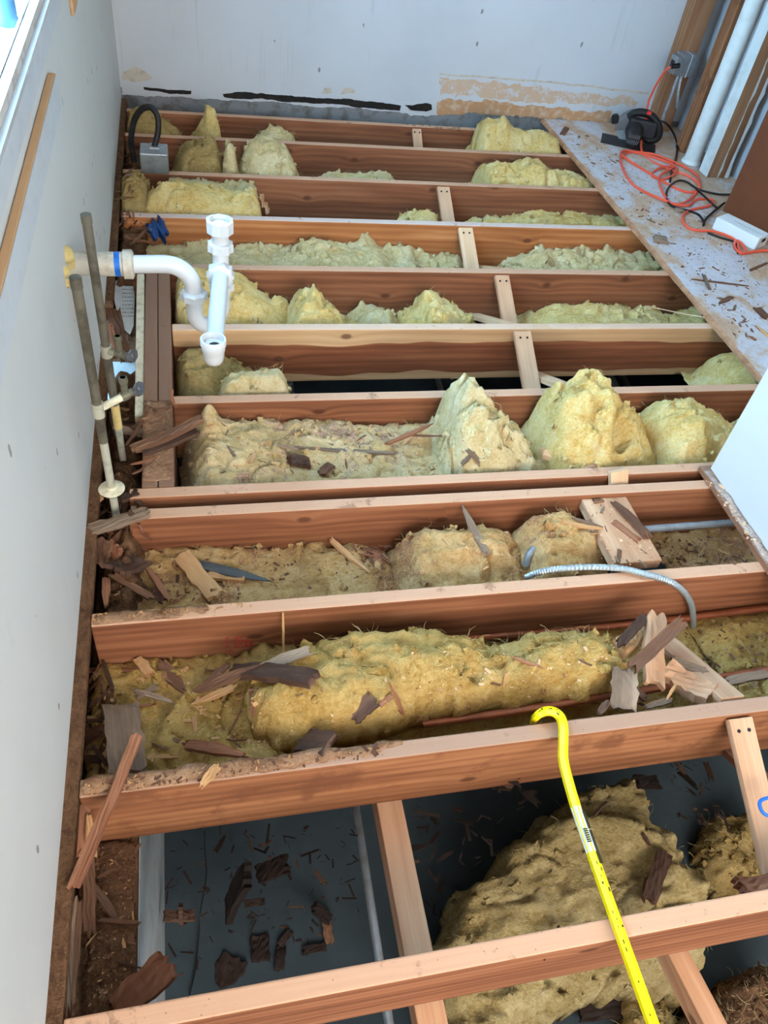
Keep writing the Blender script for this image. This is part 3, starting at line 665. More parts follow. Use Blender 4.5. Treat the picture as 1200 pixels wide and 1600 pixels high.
            for x in range(n1):
                fc.append((ix(x+1, 0), ix(x, 0), T+ix(x, 0), T+ix(x+1, 0))); fc.append((ix(x, n2), ix(x+1, n2), T+ix(x+1, n2), T+ix(x, n2)))
            for y in range(n2):
                fc.append((ix(0, y), ix(0, y+1), T+ix(0, y+1), T+ix(0, y))); fc.append((ix(n1, y+1), ix(n1, y), T+ix(n1, y), T+ix(n1, y+1)))
        to = link('torn_tuft', v, fc, mat, o, True); to['kind'] = 'stuff'
    if strands:
        rs = np.random.RandomState(seed+77); ids = np.nonzero(used.ravel())[0]; pick = ids[rs.randint(0, len(ids), strands)]
        px, py, pz = Xv.ravel()[pick], Yv.ravel()[pick], Z.ravel()[pick]; v = []; fc = []
        for k in range(strands):
            a = rs.rand()*6.283; L = 0.012+0.03*rs.rand()**2; c = rs.randn()*0.8; p = np.array([px[k], py[k], pz[k]]); w = 0.00028+0.00025*rs.rand(); up = 0.004+0.010*rs.rand()
            for q in range(5):
                u = q/4; ang = a+c*u; pt = p+np.array([math.cos(ang)*L*u, math.sin(ang)*L*u, 0.0015+up*u*(1.0-0.6*u)])
                sdv = np.array([-math.sin(ang), math.cos(ang), 0])*w*(1-0.6*u)
                v += [pt-sdv, pt+sdv, pt+np.array([0, 0, w*1.6])]
            b0 = len(v)-15
            for q in range(4):
                for e in range(3): fc.append((b0+q*3+e, b0+q*3+(e+1) % 3, b0+q*3+3+(e+1) % 3, b0+q*3+3+e))
        so = link('loose_fiber', v, fc, 'fiber', o); so['kind'] = 'stuff'
    return o
_SEED = [1]
def bay(label, back, front, sil, yr='back', mat='ins', zb=-0.215, r=0.06, y_in=(0.0, 0.0), lump=False, hw=None, front_drop=0.0, name='insulation_batt', **kw):
    """a batt lying in the bay between two joists; sil = its upper outline as seen against plane y"""
    y0, y1 = JY[front]+0.002+y_in[0], JY[back]-JW-0.002-y_in[1]
    Yp = y1 if yr == 'back' else (y0+(y1-y0)*yr)
    def across(Y):
        if not lump: return 1.0-0.0*Y
        s_ = np.where(Y > Yp, (Y-Yp)/(y1-Yp+1e-6), (Yp-Y)/(Yp-y0+1e-6)); return np.sqrt(np.maximum(0, 1-np.clip(s_, 0, 1)**2.2*0.95))
    S = []
    for px, py in sil:            # height at which the surface just touches the line of sight
        d = ray(px, py)
        if lump: ys = np.linspace(y0+0.01, y1-0.012, 60)
        else: ys = np.array([y1])
        P = CAMP+(ys/d[1])[:, None]*d; H = (P[:, 2]-zb)/np.maximum(across(ys), 1e-3)
        H = np.where(H > 0.004, H, 9.0) if (H > 0.004).any() else np.full(len(ys), 0.01)
        k = int(np.argmin(H)); S.append((P[k, 0], zb+H[k]))
    S = np.array(S); S = S[np.argsort(S[:, 0])]; xs, zs = S[:, 0], S[:, 1]
    x0, x1 = xs[0], xs[-1]
    def zf(X, Y):
        z = np.interp(X, xs, zs)
        if lump: return zb+(z-zb)*across(Y)
        return z-front_drop*np.clip((y1-Y)/(y1-y0), 0, 1)
    def sdf(X, Y):
        s1 = np.minimum(np.minimum(X-x0, x1-X), np.minimum(Y-y0, y1-Y)); s2 = np.minimum(np.minimum(X-x0, x1-X), np.minimum(Y-y0+0.02, y1-Y+(0.03 if not lump else 0.0))); return s1, s2
    _SEED[0] += 1
    n = int(60+260*(x1-x0)*(y1-y0)/0.35)
    kw.setdefault('strands', n); kw.setdefault('tufts', 6+n//9)
    return batt(name, [(x0, y0), (x1, y0), (x1, y1), (x0, y1)], zf, zb, r, mat, label, sdf=sdf, seed=_SEED[0], warp=kw.pop('warp', 0.006), **kw)

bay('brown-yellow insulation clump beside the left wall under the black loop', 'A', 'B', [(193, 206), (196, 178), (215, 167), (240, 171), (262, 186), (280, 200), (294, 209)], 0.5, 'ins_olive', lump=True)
bay('upright torn wisp of insulation near the back wall', 'A', 'B', [(294, 208), (308, 200), (318, 186), (322, 168), (335, 172), (342, 190), (347, 209)], 0.45, 'ins', lump=True, r=0.03, y_in=(0.06, 0.05), warp=0.012)
bay('small pale insulation clump against the back wall joist', 'A', 'B', [(393, 216), (405, 206), (420, 193), (435, 192), (450, 203), (465, 216)], 0.45, 'ins_pale', lump=True, r=0.04)
bay('torn upright insulation bunch at the far corner of the subfloor', 'A', 'B', [(738, 234), (742, 205), (750, 187), (762, 180), (775, 190), (786, 186), (800, 200), (830, 205), (862, 207), (874, 226)], 0.5, 'ins', lump=True, r=0.035, warp=0.014)
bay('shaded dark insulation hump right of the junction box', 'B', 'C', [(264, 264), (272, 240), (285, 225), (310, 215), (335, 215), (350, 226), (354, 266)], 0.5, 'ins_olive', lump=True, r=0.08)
bay('narrow twisted insulation strand between two humps', 'B', 'C', [(345, 264), (347, 228), (356, 220), (366, 230), (374, 264)], 0.35, 'ins_pale', lump=True, r=0.03, y_in=(0.03, 0.12))
bay('pale rounded insulation dome in the third bay from the back wall', 'B', 'C', [(366, 262), (375, 235), (395, 219), (425, 215), (445, 225), (462, 248), (472, 272)], 0.5, 'ins_pale', lump=True, r=0.09)
bay('thin low insulation sheet in the middle of the third bay', 'B', 'C', [(486, 274), (510, 270), (550, 268), (590, 265), (600, 266), (624, 280)], 0.2, 'ins_pale', y_in=(0.0, 0.12), r=0.05)
bay('swirled pale yellow insulation mound beside the subfloor edge', 'B', 'C', [(736, 288), (740, 265), (755, 252), (775, 248), (795, 254), (820, 249), (845, 250), (862, 262), (885, 265), (902, 276), (934, 291)], 0.45, 'ins', lump=True, r=0.06)
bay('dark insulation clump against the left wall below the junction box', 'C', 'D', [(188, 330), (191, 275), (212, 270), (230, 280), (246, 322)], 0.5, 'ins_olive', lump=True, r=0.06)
bay('long plump insulation roll with torn kraft paper at its end', 'C', 'D', [(214, 330), (225, 300), (250, 284), (290, 283), (330, 292), (365, 298), (390, 292), (405, 300), (412, 332)], 0.42, 'ins', lump=True, r=0.07, y_in=(0.0, 0.10))
bay('flat insulation strip tucked behind the plump roll', 'C', 'D', [(256, 284), (270, 276), (300, 279), (340, 289), (375, 284), (390, 283), (404, 294)], 0.85, 'ins_pale', y_in=(0.24, 0.0), r=0.03, zb=-0.2)
bay('small insulation tuft beside the bridging stick, far middle', 'C', 'D', [(614, 344), (630, 331), (655, 325), (672, 332), (685, 346)], 0.3, 'ins', lump=True, r=0.04, y_in=(0.0, 0.08))
bay('flat yellow batt reaching the subfloor behind the whitish-topped joist', 'C', 'D', [(718, 346), (740, 338), (762, 332), (850, 330), (900, 328), (960, 331), (992, 345)], 'back', 'ins')
bay('long pale batt under the whitish-topped joist, left of the bridging', 'D', 'E', [(212, 392), (225, 380), (280, 375), (330, 372), (365, 375), (400, 371), (430, 375), (480, 369), (530, 375), (570, 371), (600, 381), (635, 377), (645, 385), (662, 392), (700, 397), (724, 401)], 'back', 'ins_pale', warp=0.012, amp=1.4)
bay('pale batt under the whitish-topped joist, right of the bridging', 'D', 'E', [(776, 412), (795, 396), (835, 386), (840, 378), (846, 388), (880, 383), (940, 384), (945, 372), (962, 382), (985, 384), (1012, 390), (1042, 413)], 'back', 'ins_pale', amp=1.4, warp=0.012)
bay('yellow insulation hump in the bay corner behind the white trap', 'E', 'F', [(270, 503), (275, 436), (300, 425), (350, 425), (375, 430), (400, 446), (430, 465), (450, 476), (457, 502)], 0.6, 'ins', lump=True, r=0.05)
bay('crumpled knobbly insulation lump right of the hanging pipe', 'E', 'F', [(428, 502), (446, 478), (468, 458), (485, 452), (491, 460), (510, 465), (527, 480), (552, 490), (566, 502)], 0.45, 'ins', lump=True, r=0.05, amp=1.8, warp=0.014)
bay('small torn insulation lump in the middle of the crumpled row', 'E', 'F', [(536, 502), (550, 488), (562, 480), (585, 470), (600, 474), (609, 486), (624, 500)], 0.4, 'ins_pale', lump=True, r=0.05, amp=1.6)
bay('knobbly insulation lump left of the bridging stick', 'E', 'F', [(600, 503), (618, 486), (645, 479), (653, 463), (670, 460), (690, 470), (720, 485), (744, 503)], 0.4, 'ins', lump=True, r=0.05, amp=1.6)
bay('flat bright yellow batt behind the sapwood-banded joist', 'E', 'F', [(802, 502), (808, 477), (850, 475), (883, 468), (890, 470), (920, 470), (1000, 477), (1060, 484), (1100, 478), (1116, 500)], 'back', 'ins')
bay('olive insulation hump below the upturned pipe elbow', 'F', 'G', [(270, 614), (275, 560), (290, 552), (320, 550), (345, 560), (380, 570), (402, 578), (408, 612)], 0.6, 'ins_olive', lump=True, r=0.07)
bay('pale folded insulation roll below the upturned pipe elbow', 'F', 'G', [(330, 614), (340, 590), (360, 581), (400, 581), (430, 576), (448, 588), (454, 614)], 0.25, 'ins_pale', lump=True, r=0.06, y_in=(0.0, 0.14))
bay('yellow insulation mound where subfloor meets the drywall return', 'F', 'G', [(1076, 600), (1085, 580), (1110, 562), (1140, 553), (1165, 560), (1190, 578), (1230, 598)], 0.55, 'ins', lump=True, r=0.06)
bay('big splinter-littered batt in the middle bay beside the doubled trimmers', 'G', 'H', [(284, 700), (300, 655), (322, 638), (345, 640), (400, 640), (440, 648), (520, 645), (560, 652), (620, 660), (672, 656), (700, 668)], 'back', 'ins_litter', r=0.08, bumps=((0.03, 1.93, 0.035, 0.07), (0.0, 1.80, 0.06, 0.02)), amp=0.8, front_drop=0.0, warp=0.012)
bay('fluffy torn peak of pale insulation in the middle bay', 'G', 'H', [(655, 722), (678, 668), (685, 640), (700, 620), (722, 602), (740, 614), (750, 640), (775, 655), (800, 668), (830, 690), (848, 722)], 0.45, 'ins_pale', lump=True, r=0.05, amp=2.3, warp=0.02, tufts=60)
def tall_steps(X, Y, Z):
    # leaning layers: a torn front sheet with a notch, and a lower fold to the right
    xa = atz(942, 690, 0.0)[0]; xb = atz(968, 690, 0.0)[0]; sm = lambda t: 1/(1+np.exp(-np.clip(t, -40, 40)))
    wv = 0.012*vnoise(X/0.05, Y/0.05, 3, 71)
    notch = sm((X-xa+wv)/0.004)*sm((xb-X+wv)/0.012)*sm((Y-1.70+wv)/0.006)*sm((1.83-Y)/0.012)
    fold = sm((X-xb+wv)/0.006)
    lip = sm((1.745+0.25*(xa-X)-Y+wv)/0.006)*(1-fold)
    return Z-0.125*notch-0.035*fold-0.045*lip*sm((Z-0.0)/0.02)
bay('tall bright yellow torn batt standing above the joists', 'G', 'H', [(806, 712), (815, 660), (830, 628), (870, 600), (905, 583), (940, 578), (950, 600), (965, 612), (985, 640), (1000, 662), (1025, 690), (1048, 720)], 0.5, 'ins', lump=True, r=0.04, amp=1.7, warp=0.014, extra=tall_steps, tufts=90)
bay('wide rounded yellow batt beside the drywall corner', 'G', 'H', [(985, 722), (1000, 642), (1020, 620), (1060, 617), (1090, 630), (1115, 655), (1132, 682), (1142, 722)], 0.5, 'ins', lump=True, r=0.06)
bay('last pale insulation scrap hidden behind the drywall corner', 'G', 'H', [(1125, 700), (1150, 655), (1200, 650), (1240, 690)], 0.5, 'ins_pale', lump=True, r=0.05)
bay('long dusty batt at left in front of the close-set joists', 'I', 'J', [(172, 900), (178, 893), (185, 876), (215, 862), (300, 855), (400, 850), (480, 848), (560, 846), (600, 855), (618, 870)], 'back', 'ins_dusty', warp=0.008)
bay('sawdust-covered insulation bulge in the center of the bay', 'I', 'J', [(608, 905), (612, 852), (640, 835), (700, 823), (760, 820), (795, 834), (808, 860), (824, 897)], 0.62, 'ins_dusty', lump=True, r=0.06)
bay('insulation bulge under the loop of gray conduit', 'I', 'J', [(788, 893), (793, 828), (830, 806), (870, 798), (900, 801), (925, 815), (940, 887)], 0.75, 'ins_dusty', lump=True, r=0.06)
bay('sawdust-strewn batt right of the flat plank', 'I', 'J', [(1000, 860), (1020, 840), (1060, 832), (1110, 825), (1150, 826), (1200, 835), (1240, 850)], 'back', 'ins_dusty')
bay('littered golden batt at the left wall behind the pry bar joist', 'J', 'K', [(140, 1040), (180, 1036), (250, 1030), (330, 1020), (400, 1006), (470, 996)], 'back', 'ins_gold', bumps=((-0.17, 1.0, 0.09, 0.03),))
bay('flat crumb-covered batt beneath the big folded roll', 'J', 'K', [(470, 1050), (560, 1045), (700, 1040), (900, 1020), (1000, 1010), (1048, 1000)], 'back', 'ins_gold')
_fold = [(387, 1090), (400, 1050), (450, 1018), (560, 1000), (640, 996), (720, 1004), (757, 1012), (860, 990), (915, 983), (957, 1010), (978, 1040), (958, 1085), (800, 1103), (650, 1122), (560, 1150), (470, 1166), (425, 1170), (395, 1140)]
FP = [tuple(atz(x, y, -0.09)[:2]) for x, y in _fold]
_b = [atz(*q, 0.0) for q in ((760, 1045), (450, 1090))]
batt('insulation_batt', FP, lambda X, Y: np.full(X.shape, 0.012), -0.135, 0.10, 'ins_gold', 'big folded golden insulation roll behind the pry bar joist', seed=90, amp=0.95, warp=0.012, strands=420, tufts=26, bumps=((_b[0][0]-0.02, _b[0][1], 0.035, -0.045), (_b[1][0], _b[1][1], 0.04, 0.012)))
bay('dusty batt right of the scrap heap behind the pry bar joist', 'J', 'K', [(1062, 985), (1080, 975), (1115, 970), (1200, 958), (1260, 950)], 'back', 'ins_gold', bumps=((1.45, 1.0, 0.1, 0.04),))
# fallen batts in the crawl space
def fallen(label, px, z, th, mat, seed, r=0.06, tilt=None, zb=None, amp=0.95):
    PW = [tuple(atz(x, y, z)[:2]) for x, y in px]; zb_ = z-th if zb is None else zb
    return batt('insulation_batt', PW, tilt or (lambda X, Y: np.full(X.shape, z)), zb_, r, mat, label, seed=seed, amp=amp, warp=0.02, strands=400, tufts=40, cell=0.009)
def flap(X, Y):          # the torn upper sheet folded back along its right edge
    pts = [atz(*q, -0.60)[:2] for q in ((890, 1285), (990, 1285), (1030, 1310), (1065, 1365), (1115, 1385))]; d = np.full(X.shape, 9.0)
    for a, b in zip(pts, pts[1:]):
        e = b-a; t = np.clip(((X-a[0])*e[0]+(Y-a[1])*e[1])/(e@e), 0, 1); d = np.minimum(d, np.hypot(X-a[0]-t*e[0], Y-a[1]-t*e[1]))
    return 0.05*np.exp(-(d/0.028)**2)
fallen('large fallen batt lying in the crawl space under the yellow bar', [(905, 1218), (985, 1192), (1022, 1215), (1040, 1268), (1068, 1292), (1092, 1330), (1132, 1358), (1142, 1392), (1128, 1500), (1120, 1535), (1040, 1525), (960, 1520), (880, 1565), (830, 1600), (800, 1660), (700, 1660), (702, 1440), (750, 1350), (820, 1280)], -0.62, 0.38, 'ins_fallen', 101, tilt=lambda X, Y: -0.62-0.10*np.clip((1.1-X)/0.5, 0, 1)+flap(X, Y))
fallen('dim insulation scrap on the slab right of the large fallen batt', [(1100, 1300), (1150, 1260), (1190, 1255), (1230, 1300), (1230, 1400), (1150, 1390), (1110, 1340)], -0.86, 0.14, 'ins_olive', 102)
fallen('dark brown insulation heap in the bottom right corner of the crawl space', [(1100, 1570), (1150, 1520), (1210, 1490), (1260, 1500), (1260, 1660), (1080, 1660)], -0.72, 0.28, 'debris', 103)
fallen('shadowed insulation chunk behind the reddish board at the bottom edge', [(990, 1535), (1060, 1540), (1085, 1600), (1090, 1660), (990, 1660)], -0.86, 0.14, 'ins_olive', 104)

# plank over the bay, with its thickness
a = atz(941, 784, -0.035); b = atz(995, 884, -0.035)
PLANK = tag(lumber('plank', a, b, 0.150, 0.036, 'bridge', up=(0, 0.0, 1)), 'short wide dusty plank laid flat across the conduit bay', 'board')
x_, y_ = (a[0]+b[0])/2, (a[1]+b[1])/2; rect(x_-0.075, x_+0.075, 1.24, 1.51, -0.017)

# ------------------------------------------------------------------ crumbs along the left wall (nobody could count them)
def crumbs(y0, y1, x0, x1, z, zb, seed, lab, mat='debris', amp=1.0, rough=0.02, name='rotted_wood_debris'):
    e_ = 0.30*(x1-x0) if name == 'sawdust' and x1-x0 > 0.2 else 0
    return batt(name, [(x0, y0), (x1-e_*1.1, y0), (x1-e_*0.75, y0+0.4*(y1-y0)), (x1-e_*0.4, y0+0.3*(y1-y0)), (x1, y0+0.85*(y1-y0)), (x1-e_*0.1, y1), (x0, y1)] if e_ else [(x0, y0), (x1, y0), (x1, y1), (x0, y1)], lambda X, Y: z+rough*vnoise(X/0.03, Y/0.05, 0, seed), zb, min(0.03, (z-zb)*0.8+0.004), mat, lab, 'debris', None, amp=amp, seed=seed, warp=0.006, strands=0, kind='stuff')
crumbs(1.22, 1.63, -0.28, -0.172, -0.06, -0.228, 201, 'heap of rotted wood crumbs at the foot of the copper risers')
crumbs(1.64, GA+0.02, -0.28, -0.172, -0.09, -0.228, 202, 'rotted crumbs between trimmer and wall near the riser flange')
crumbs(GB-0.03, 2.84, -0.285, -0.172, -0.15, -0.24, 209, 'rotted crumbs in the gap under the torn sheathing paper')
crumbs(2.86, 3.24, -0.285, -0.17, -0.03, -0.24, 203, 'rotted crumbs by the wall left of the whitish-topped joist')
crumbs(3.27, 3.62, -0.285, -0.20, -0.06, -0.24, 204, 'rotted crumbs by the wall under the junction box joist')
crumbs(3.70, 4.05, -0.285, -0.18, -0.09, -0.24, 205, 'rotted crumbs by the wall beside the junction box')
crumbs(0.80, 1.17, -0.278, -0.235, -0.12, -0.228, 206, 'brown crumbs along the wall behind the pry bar joist')
crumbs(0.38, 0.75, -0.279, -0.188, -0.221, -0.2285, 207, 'thick brown crumbs covering the sill between the two nearest joists', amp=0.25, rough=0.006)
crumbs(0.760, 0.793, -0.272, 0.42, 0.0035, 0.0004, 210, 'brown sawdust lying on the left end of the pry bar joist', 'sawdust', 0.12, 0.002, 'sawdust')
crumbs(1.180, 1.211, -0.272, 0.02, 0.003, 0.0004, 211, 'brown sawdust on the left end of the red-stamped joist', 'sawdust', 0.10, 0.002, 'sawdust')
crumbs(1.66, 2.02, -0.164, -0.083, 0.0035, 0.0004, 212, 'brown sawdust on the doubled trimmers behind the laths', 'sawdust', 0.12, 0.002, 'sawdust')
crumbs(0.20, 1.58, 1.558, 1.583, 0.0235, 0.0209, 213, 'plaster dust along the plate under the drywall return', 'plaster_dust', 0.10, 0.002, 'plaster_dust')

# sheathing, paper and cream board in the broken-out gap
mb = MB(); a = atz(215, 432, -0.02); b = atz(212, 655, -0.02)
tag(lumber('cream_board', (a[0]+0.012, a[1], -0.05), (b[0]+0.012, b[1], -0.05), 0.028, 0.085, 'cream'), 'cream painted board edge beside the daylight gap below the drain', 'board')
def sheet(px, z0, z1, name, mat, lab, cat, jag=0.004, seed=3):
    r = random.Random(seed); P = []
    for (x, y) in px: P.append(atz(x, y, z0))
    V = [(p[0]+r.uniform(-1, 1)*jag, p[1]+r.uniform(-1, 1)*jag, p[2]) for p in P]; V += [(x, y, z-0.002) for x, y, z in V]; n = len(P)
    return tag(link(name, V, [tuple(range(n)), tuple(range(2*n-1, n-1, -1))]+[(k, k+n, (k+1) % n+n, (k+1) % n) for k in range(n)], mat), lab, cat)
SH = sheet([(172, 445), (180, 440), (190, 432), (212, 432), (211, 470), (207, 508), (202, 522), (195, 515), (182, 490), (178, 465)], -0.10, -0.10, 'sheathing_paper', 'paper', 'torn white printed sheathing paper below the drain stub', 'paper')
r = random.Random(3)
for row in range(9):
    mb = MB()
    p = atz(191, 446+row*6, -0.099); q = atz(209, 446+row*6, -0.099); x = p[0]
    while x < q[0]-0.003:
        l = r.uniform(0.002, 0.006); mb.box((x, p[1]-0.0016, -0.0997), (x+l, p[1]+0.0016, -0.0990)); x += l+r.uniform(0.0015, 0.005)
    mb.build('printed_text', 'ink', SH)

# ------------------------------------------------------------------ drain assembly
t = empty('sink_drain', aty(150, 412, 1.99), 'white plastic sink drain trap projecting from the left wall', 'drain pipe')
YS = 1.99; a0 = np.array([WX-0.02, YS, 0.480]); ex = np.array([1.0, 0, 0.004])
MB().tube([a0, a0+ex*0.155], 0.031, 24).build('wall_stub', 'pvc_dirty', t, True)
MB().tube([a0+ex*0.13, a0+ex*0.144], 0.0318, 24).build('primer_band', 'blue', t, True)
MB().lathe(a0+ex*0.150, ex, [(0, 0.03), (0.002, 0.037), (0.024, 0.037), (0.028, 0.030)], 24, lobes=8, depth=0.06).build('slip_nut', 'pvc_dirty', t, True)
TR = 0.0235; elb = np.array([0.003, YS, 0.405])
arc = [a0+ex*0.175, np.array([-0.075, YS, 0.482])]+[np.array([-0.068+0.071*math.sin(u), YS, 0.411+0.071*math.cos(u)]) for u in np.linspace(0.05, math.pi/2, 12)]+[np.array([0.003, YS, 0.385])]
MB().tube(arc, TR, 24).build('trap_arm', 'pvc', t, True)
MB().lathe((0.003, YS, 0.378), (0, 0, 1), [(0, 0.026), (0.002, 0.034), (0.02, 0.034), (0.026, 0.027)], 24, lobes=8, depth=0.11).build('slip_nut', 'pvc', t, True)
SX, SYY = 0.080, 2.03
s0 = np.array([0.003, YS, 0.384]); e0 = np.array([SX, SYY, 0.36]); mid = (s0+e0)/2; h = (e0-s0)[:2]; hl = np.hypot(*h)/2; hd = h/np.hypot(*h)
J = [s0]+[np.array([mid[0]-hd[0]*hl*math.cos(u), mid[1]-hd[1]*hl*math.cos(u), 0.335-0.052*math.sin(u)]) for u in np.linspace(0, math.pi, 18)]+[e0, e0+[0, 0, 0.04]]
MB().tube(J, TR-0.001, 24).build('trap_bend', 'pvc', t, True)
MB().tube([(SX, SYY, 0.385), (SX, SYY, 0.575)], 0.0225, 24).build('waste_tee', 'pvc', t, True)
def nut(z, r, h, lob=10): return MB().lathe((SX, SYY, z), (0, 0, 1), [(0, r*0.78), (0.002, r), (h-0.003, r), (h, r*0.86)], 30, lobes=lob, depth=0.12)
nut(0.502, 0.032, 0.026).build('slip_nut', 'pvc', t, True)
MB().lathe((SX, SYY, 0.556), (0, 0, 1), [(0, 0.025), (0.002, 0.0345), (0.034, 0.0345), (0.036, 0.030), (0.036, 0.0265), (0.014, 0.0255), (0.014, 0.001)], 30, lobes=10, depth=0.06).build('top_nut', 'pvc', t, True)
MB().lathe((SX, SYY, 0.5755), (0, 0, 1), [(0, 0.024), (0.004, 0.023), (0.005, 0.001)], 16).build('rotted_plug', 'cream', t, True)
nut(0.385, 0.032, 0.024).build('slip_nut', 'pvc', t, True)
# horizontal arm towards the camera with an upturned elbow
ar0 = np.array([SX, SYY, 0.445]); ar1 = np.array([0.044, 1.672, 0.432]); dv = (ar1-ar0)/np.linalg.norm(ar1-ar0)
MB().lathe(ar0+dv*0.012, dv, [(0, 0.024), (0.001, 0.034), (0.026, 0.034), (0.030, 0.028)], 30, lobes=10, depth=0.12).build('branch_nut', 'pvc', t, True)
ebw = [ar0, ar0+dv*0.06]+[ar0+(ar1-ar0)*u for u in np.linspace(0.22, 0.93, 8)]+[ar1+dv*0.022*math.sin(u)+np.array([0, 0, 0.022*(1-math.cos(u))]) for u in np.linspace(0.2, math.pi/2, 8)]
MB().tube(ebw, 0.0225, 26).build('branch_tube', 'pvc', t, True)
cu = ar1+dv*0.022
MB().lathe(cu+[0, 0, 0.004], (0, 0, 1), [(-0.030, 0.012), (-0.027, 0.018), (-0.018, 0.0235), (-0.004, 0.0262), (0.008, 0.0268), (0.010, 0.0285), (0.022, 0.0285), (0.024, 0.031), (0.040, 0.0315), (0.042, 0.030), (0.042, 0.0265), (0.026, 0.0245), (0.025, 0.0005)], 30).build('elbow_socket', 'pvc', t, True)
MB().lathe(cu+[0.003, -0.004, 0.0292], (0, 0, 1), [(0, 0.0145), (0.0012, 0.0125), (0.0013, 0.0005)], 14).build('hole_shade_disc', 'flat_black', t, True)  # dark disc: the shade down the open elbow hole put into colour
r = random.Random(5); mb = MB()
for k, (px, py, rr) in enumerate(((103, 398, 0.022), (108, 410, 0.02), (101, 424, 0.016), (104, 442, 0.014), (110, 405, 0.014), (105, 390, 0.013))):
    p = atx(px, py, WX); mb.lathe(p+[-0.004, 0, -rr], (0, 0, 1), [(rr*(1-math.cos(u)), rr*math.sin(u)*(1+0.15*r.random())+0.0003) for u in np.linspace(0.05, 3.09, 8)], 12)
mb.build('sealant', 'foam', t, True)

# ------------------------------------------------------------------ copper risers with stop valves
def riser(x, top, foot, valve, lab, stub_mat, stub_dir):
    T_ = atx(*top, x); B_ = atx(*foot, x); y = (T_[1]+B_[1])/2; tz = atx(*top, x)[2]; bz = foot_z = atx(*foot, x)[2]
    t = empty('copper_riser', (x, y, bz), lab, 'water pipe')
    return t, y, tz, bz
def onx(px, py, y0):  # the point of the line of sight nearest to a riser's own plane y = y0
    return aty(px, py, y0)
r1x, r1y = -0.236, aty(120, 440, 1.58)[1]
r1 = aty(121, 436, 1.575); r1b = aty(185, 838, 1.575)
t = empty('copper_riser', (r1[0], 1.575, -0.1), 'tarnished copper riser with a floor flange, nearer of the two by the left wall', 'water pipe')
x1_ = (r1[0]+r1b[0])/2
def V1(px, py): p = aty(px, py, 1.575); return np.array([x1_, 1.575, p[2]])
MB().tube([V1(121, 436), V1(158, 690)], 0.0115, 16).build('upper_tube', 'copper_old', t, True)
MB().tube([V1(156, 660), V1(185, 838)], 0.0105, 16).build('lower_tube', 'copper_patina', t, True)
MB().tube([V1(121, 433), V1(124, 450)], 0.0128, 16).build('end_cap', 'copper_old', t, True)
fz = V1(171, 765)
MB().lathe(fz, (0, 0, 1), [(0, 0.030), (0.003, 0.034), (0.006, 0.030), (0.010, 0.016), (0.016, 0.0135)], 24).build('flange', 'cream', t, True)
v0 = V1(149, 640); v1 = v0+np.array([0.062, 0.045, 0.006])
MB().tube([v0-[0, 0, 0.02], v0+[0, 0, 0.02]], 0.0145, 14).build('tee', 'copper_patina', t, True)
MB().tube([v0, v1], 0.0095, 14).build('stub_tube', 'cream', t, True)
def stop_valve(p, d, t, hd, upz=0.055):
    d = np.asarray(d, float); d /= np.linalg.norm(d)
    b = MB(); b.lathe(p-d*0.012, d, [(0, 0.010), (0.002, 0.0125), (0.020, 0.0125), (0.022, 0.010), (0.034, 0.010), (0.036, 0.0075)], 16)
    b.tube([p, p+[0, 0, upz]], 0.0085, 12); b.lathe(p+[0, 0, upz-0.016], (0, 0, 1), [(0, 0.011), (0.014, 0.011), (0.016, 0.007)], 8)
    vb = b.build('stop_valve', 'brass', t, True)
    c = p+d*0.026+np.asarray(hd, float)*0.014; n = np.asarray(hd, float); n /= np.linalg.norm(n)
    m2 = MB(); m2.tube([p+d*0.01, c], 0.005, 10)
    u = np.cross(n, (0, 0, 1)); u /= np.linalg.norm(u); w = np.cross(n, u); K = 28; V = []
    for off in (-0.004, 0.004):
        for k in range(K): a = 2*math.pi*k/K; V.append(c+n*off+u*0.024*math.cos(a)*(1+0.05*math.cos(6*a))+w*0.014*math.sin(a)*(1+0.05*math.cos(6*a)))
    m2.add(V, [tuple(range(K-1, -1, -1)), tuple(range(K, 2*K))]+[(k, (k+1) % K, (k+1) % K+K, k+K) for k in range(K)])
    m2.lathe(c+n*0.003, n, [(0, 0.007), (0.003, 0.006)], 10)
    m2.build('oval_handle', 'chrome', vb, True)
stop_valve(v1, (1, 0.6, 0.1), t, (0.75, -0.2, 0.6))
r2 = aty(131, 338, 1.86); r2b = aty(198, 738, 1.86); x2_ = (r2[0]+r2b[0])/2
def V2(px, py): p = aty(px, py, 1.86); return np.array([x2_, 1.86, p[2]])
t = empty('copper_riser', (x2_, 1.86, -0.1), 'taller tarnished copper riser crossing in front of the drain stub', 'water pipe')
MB().tube([V2(131, 338), V2(176, 640)], 0.0115, 16).build('upper_tube', 'copper_old', t, True)
MB().tube([V2(174, 632), V2(182, 668)], 0.0122, 16).build('yellowed_coupling', 'foam', t, True)
MB().tube([V2(181, 664), V2(200, 745)], 0.0105, 16).build('lower_tube', 'copper_patina', t, True)
MB().tube([V2(131, 335), V2(133, 348)], 0.0128, 16).build('end_cap', 'copper_old', t, True)
v0 = V2(162, 548); v1 = v0+np.array([0.036, -0.03, 0.012])
MB().tube([v0-[0, 0, 0.018], v0+[0, 0, 0.018]], 0.0145, 14).build('tee', 'copper_patina', t, True)
MB().tube([v0, v1], 0.0095, 14).build('stub_tube', 'copper_patina', t, True)
stop_valve(v1, (1, -0.7, -0.1), t, (0.8, -0.3, 0.5))

